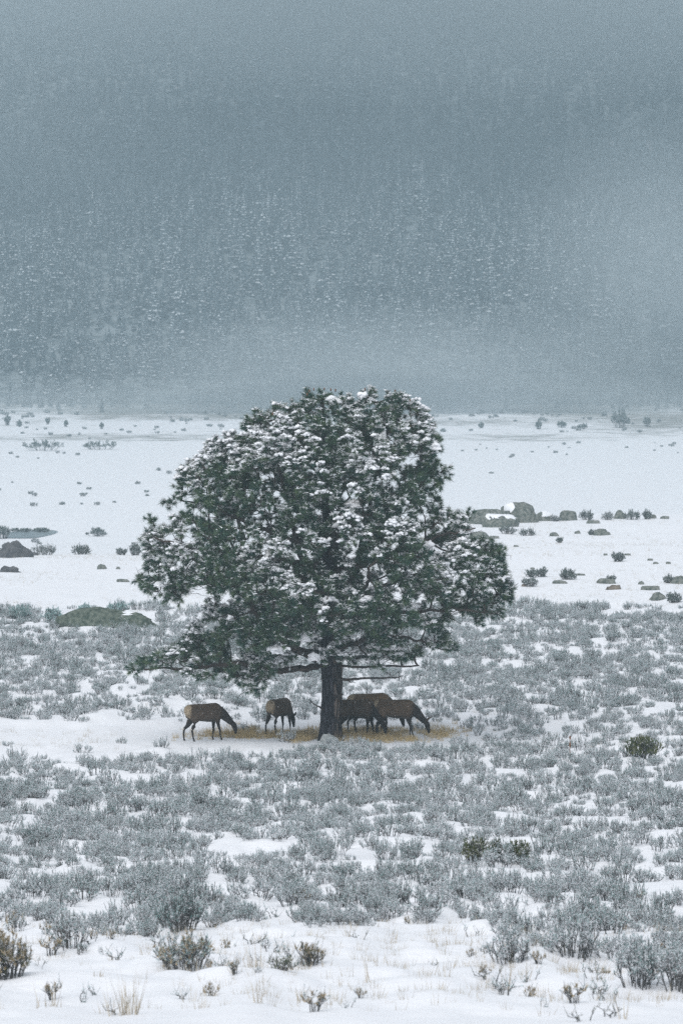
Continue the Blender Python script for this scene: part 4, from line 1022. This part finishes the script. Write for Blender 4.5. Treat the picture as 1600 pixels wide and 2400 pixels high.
# bunch grass and stalks in the near snow
def stalks(label, u, y, n, h, spread, seed, matname='straw', name='bunch_grass'):
    x, d, z = hit(u, y, 45, 110); me = tuft_mesh(seed, n, h, spread, 0.012, matname, 0.25)
    o = link(name, me, None, (x, d, z)); tag(o, label, 'grass')
for k, (lab, u, y, n, h, sp) in enumerate((('tall pale bunch grass in the left foreground', 310, 2378, 34, 0.75, .16), ('thin pale grass stalks left of the tall bunch grass', 268, 2382, 10, 0.6, .10), ('tan grass stalks in the middle foreground', 600, 2268, 16, 0.55, .12), ('sparse stalks near the bottom centre', 606, 2352, 8, 0.45, .08), ('forked dry stalk left of the nearest right sagebrush', 1185, 2320, 8, 0.75, .05), ('pair of dry stalks at the right foreground', 1232, 2300, 5, 0.6, .05), ('bent dry stalks below the middle sagebrush', 870, 2300, 6, 0.5, .10), ('dry stalks in the snow right of centre', 1040, 2290, 6, 0.45, .10), ('dry stalks at the bottom right corner', 1460, 2390, 7, 0.5, .10), ('fine stalks at the bottom left corner', 110, 2360, 10, 0.4, .25), ('short dark tuft in the left foreground snow', 232, 2290, 14, 0.15, .10))):
    stalks(lab, u, y, n, h, sp, 500 + k)
def mullein():
    x, d, z = hit(1334, 1780, 110, 160); s = F / d
    e = empty('dry_mullein_stalk', (x, d, z)); tag(e, 'single brown upright stalk above the sagebrush on the right', 'stalk')
    g = Geo(); v, t = tubes(np.array([[0, 0, -.1]]), np.array([[0.01, 0, .45]]), .012, .011, 6); g.add(v, t); link('stem', g.mesh('stem', M['cone'], True), e)
    g = Geo(); zz = np.linspace(.40, .78, 12); rr = .022 + .010 * np.sin(np.linspace(0, 9, 12)); rr[-1] = .006
    p = np.stack([0.01 + 0 * zz, 0 * zz, zz], -1); v, t = tubes(p[:-1], p[1:], rr[:-1], rr[1:], 7); g.add(v, t); link('flower_spike', g.mesh('flower_spike', M['cone'], True), e)
mullein()

# ------------------------------------------------------------------ far meadow: scrub and single trees by the forest edge
def far_bush(label, u0, u1, ytop, ybot, seed, group=None):
    u = (u0 + u1) / 2; d = np.arange(420, 1124, 1.0); x = (u - 800) / F * d; yy = Ypx(x, d); i = int(np.argmin(np.abs(yy - ybot)))
    s = F / d[i]; w = (u1 - u0) / s; h = (ybot - ytop) / s
    me = shrub_joined(seed, 'leaf_bush', n_stem=30, sub=4, h=h * .95, spread=w * .42, leaves=9, leaf_len=.10 * h + .15, leaf_w=.07 + .02 * h, snow=.15)
    o = link('meadow_bush', me, None, (float(x[i]), float(d[i]), float(H(x[i], d[i])))); tag(o, label, 'bush', group)
far_bush('wide dark scrub patch on the left of the far meadow', 40, 160, 1030, 1056, 601)
far_bush('second scrub patch on the left of the far meadow', 185, 290, 1032, 1054, 602)
for k, (a, b, c, e) in enumerate(((10,26,972,996),(106,118,978,994),(42,52,985,1000),(150,160,985,1000),(232,244,990,1005),(1252,1272,985,1005),(1300,1330,985,1003),(1505,1525,975,1000),(1350,1380,992,1006),(1120,1135,990,1003))):
    far_bush('small grey bush on the far meadow, %s from the left' % ['first', 'third', 'second', 'fourth', 'fifth', 'seventh', 'eighth', 'tenth', 'ninth', 'sixth'][k], a, b, c, e, 610 + k, 'small bushes on the far meadow')
far_bush('taller grey willow clump on the right of the far meadow', 1425, 1482, 958, 1003, 625)
far_bush('faint scrub right of the pond', 200, 252, 1238, 1257, 626)
far_bush('yellowish scrub left of the pond', -10, 28, 1232, 1262, 627)
far_bush('low scrub on the far bank of the pond', 20, 80, 1238, 1247, 628)
far_bush('second low scrub on the far bank of the pond', 70, 126, 1238, 1247, 629)
def far_tree(label, u, ybot, h, seed, group):
    d = np.arange(900, 1124, 1.0); x = (u - 800) / F * d; yy = Ypx(x, d); i = int(np.argmin(np.abs(yy - ybot)))
    o = link('conifer', conifers[seed % 7], None, (float(x[i]), float(d[i]), float(H(x[i], d[i])) - .2)); o.scale = (h, h, h); tag(o, label, 'tree', group)
for k, (u, y, h) in enumerate(((1455,962,6.0),(1185,960,5.5),(1305,958,6),(655,960,7.5),(240,966,5))):
    far_tree('single conifer at the forest edge across the meadow, %s from the left' % ['fifth', 'third', 'fourth', 'second', 'first'][k], u, y, h, k, 'conifers at the forest edge')
def build_scrub():
    n = 1100; d = rng.uniform(440, 1110, n); u = rng.uniform(-400, 2000, n); x = (u - 800) / F * d
    k = noise2(x / 30, d / 50, 65) + 0.25 * sstep(850, 1000, d) > rng.uniform(0.45, 1.0, n); x, d = x[k], d[k]
    scatter('meadow_scrub', np.stack([x, d, H(x, d) - .05], -1), rng.uniform(0.35, 1.0, len(x)) * (1 + 0.8 * sstep(800, 1000, d)), rng.uniform(0, 6.28, len(x)), rng.integers(0, 4, len(x)), [shrub_joined(640 + i, 'leaf_bush', n_stem=14, sub=3, h=.5, spread=.5, leaves=6, leaf_len=.2, leaf_w=.08, snow=.6) for i in range(4)], 'tiny scrub specks dotted over the far meadow')
build_scrub()

# ------------------------------------------------------------------ falling snow
def build_flakes():
    n = 60000
    d = 16 + (1.0 - rng.random(n) ** 1.6) * 0 + (rng.random(n) ** 0.55) * 320
    x = rng.uniform(-1, 1, n) * (0.5 * d * 1600 / F * 1.4 + 2); y = rng.uniform(-60, 2450, n)
    z = EYE - (y - HOR) / F * d * 1.06
    k = z > H(x, d) + 0.15; x, d, z = x[k], d[k], z[k]; n = len(x)
    ov = np.array([[1, 0, 0], [-.5, .8, 0], [-.5, -.8, 0], [0, 0, 1.3], [0, 0, -1.3]], float); ot = np.array([[0, 1, 3], [1, 2, 3], [2, 0, 3], [1, 0, 4], [2, 1, 4], [0, 2, 4]])
    r = (0.0022 + 0.0055 * rng.random(n) ** 2.2 * np.clip(d / 90, 0.35, 1.6))[:, None, None]
    V = np.stack([x, d, z], -1)[:, None] + (ov[None] * r) @ np.array([[1, 0, .25], [0, 1, 0], [-.3, 0, 1.2]])
    me = mesh_arrays('falling_snow', V.reshape(-1, 3), (ot[None] + (np.arange(n) * 5)[:, None, None]).reshape(-1, 3), M['snow_cap'])
    tag(link('falling_snow', me), 'snowflakes falling through the air', None, kind='stuff')
build_flakes()

# ------------------------------------------------------------------ haze and fog banks
def volume(name, me, density, color, label):
    m = bpy.data.materials.new(name); m.use_nodes = True; N = m.node_tree.nodes; L = m.node_tree.links
    N.remove(N['Principled BSDF']); pv = N.new('ShaderNodeVolumePrincipled'); pv.inputs['Color'].default_value = (*color, 1); pv.inputs['Density'].default_value = density
    pv.inputs['Anisotropy'].default_value = 0.0
    L.new(pv.outputs[0], N['Material Output'].inputs['Volume'])
    me.materials.clear(); me.materials.append(m)
    return tag(link(name, me), label, None, kind='stuff')
def box_mesh(x0, x1, y0, y1, z0, z1):
    V = [(x, y, z) for z in (z0, z1) for y in (y0, y1) for x in (x0, x1)]
    Q = [(0, 2, 3, 1), (4, 5, 7, 6), (0, 1, 5, 4), (2, 6, 7, 3), (0, 4, 6, 2), (1, 3, 7, 5)]
    return mesh_arrays('haze', V, Q, M['snow'])
volume('haze', box_mesh(-1500, 1500, -120, 3000, -9.0, 420), HAZE_DENSITY, (0.51, 0.67, 0.745), 'pale snowy haze filling the valley')

def ellipsoid(cx, cy, cz, rx, ry, rz):
    bv, bt = ico(4); return mesh_arrays('fog', bv * [rx, ry, rz] + [cx, cy, cz], bt, M['snow'])
def fog(label, u, y, d, ru, ry, depth, tau, shells=4):
    """bank of drifting fog: nested shells so that it thins towards its rim"""
    s = F / d; cx, cz = (u - 800) / s, EYE + (HOR - y) / s
    for k in range(shells):
        f = 1 - k / (shells + 0.6)
        volume('fog_bank', ellipsoid(cx, d, cz, ru / s * f, depth * f, ry / s * f), tau / shells / (2 * depth * f), (0.74, 0.81, 0.84), label)
fog('bright fog lying at the foot of the forest behind the pine', 900, 905, 1085, 760, 210, 50, 1.6, 7)
fog('thin mist along the forest edge across the meadow', 800, 952, 1075, 1700, 80, 40, 1.0, 6)
fog('low cloud hanging across the top of the mountainside', 950, -120, 1300, 1900, 370, 90, 4.4, 8)
fog('pale fog drifting over the right of the forest', 1560, 660, 1130, 400, 420, 45, 1.1, 7)
fog('thin fog over the upper left of the forest', 0, 230, 1260, 520, 330, 50, 0.35, 7)
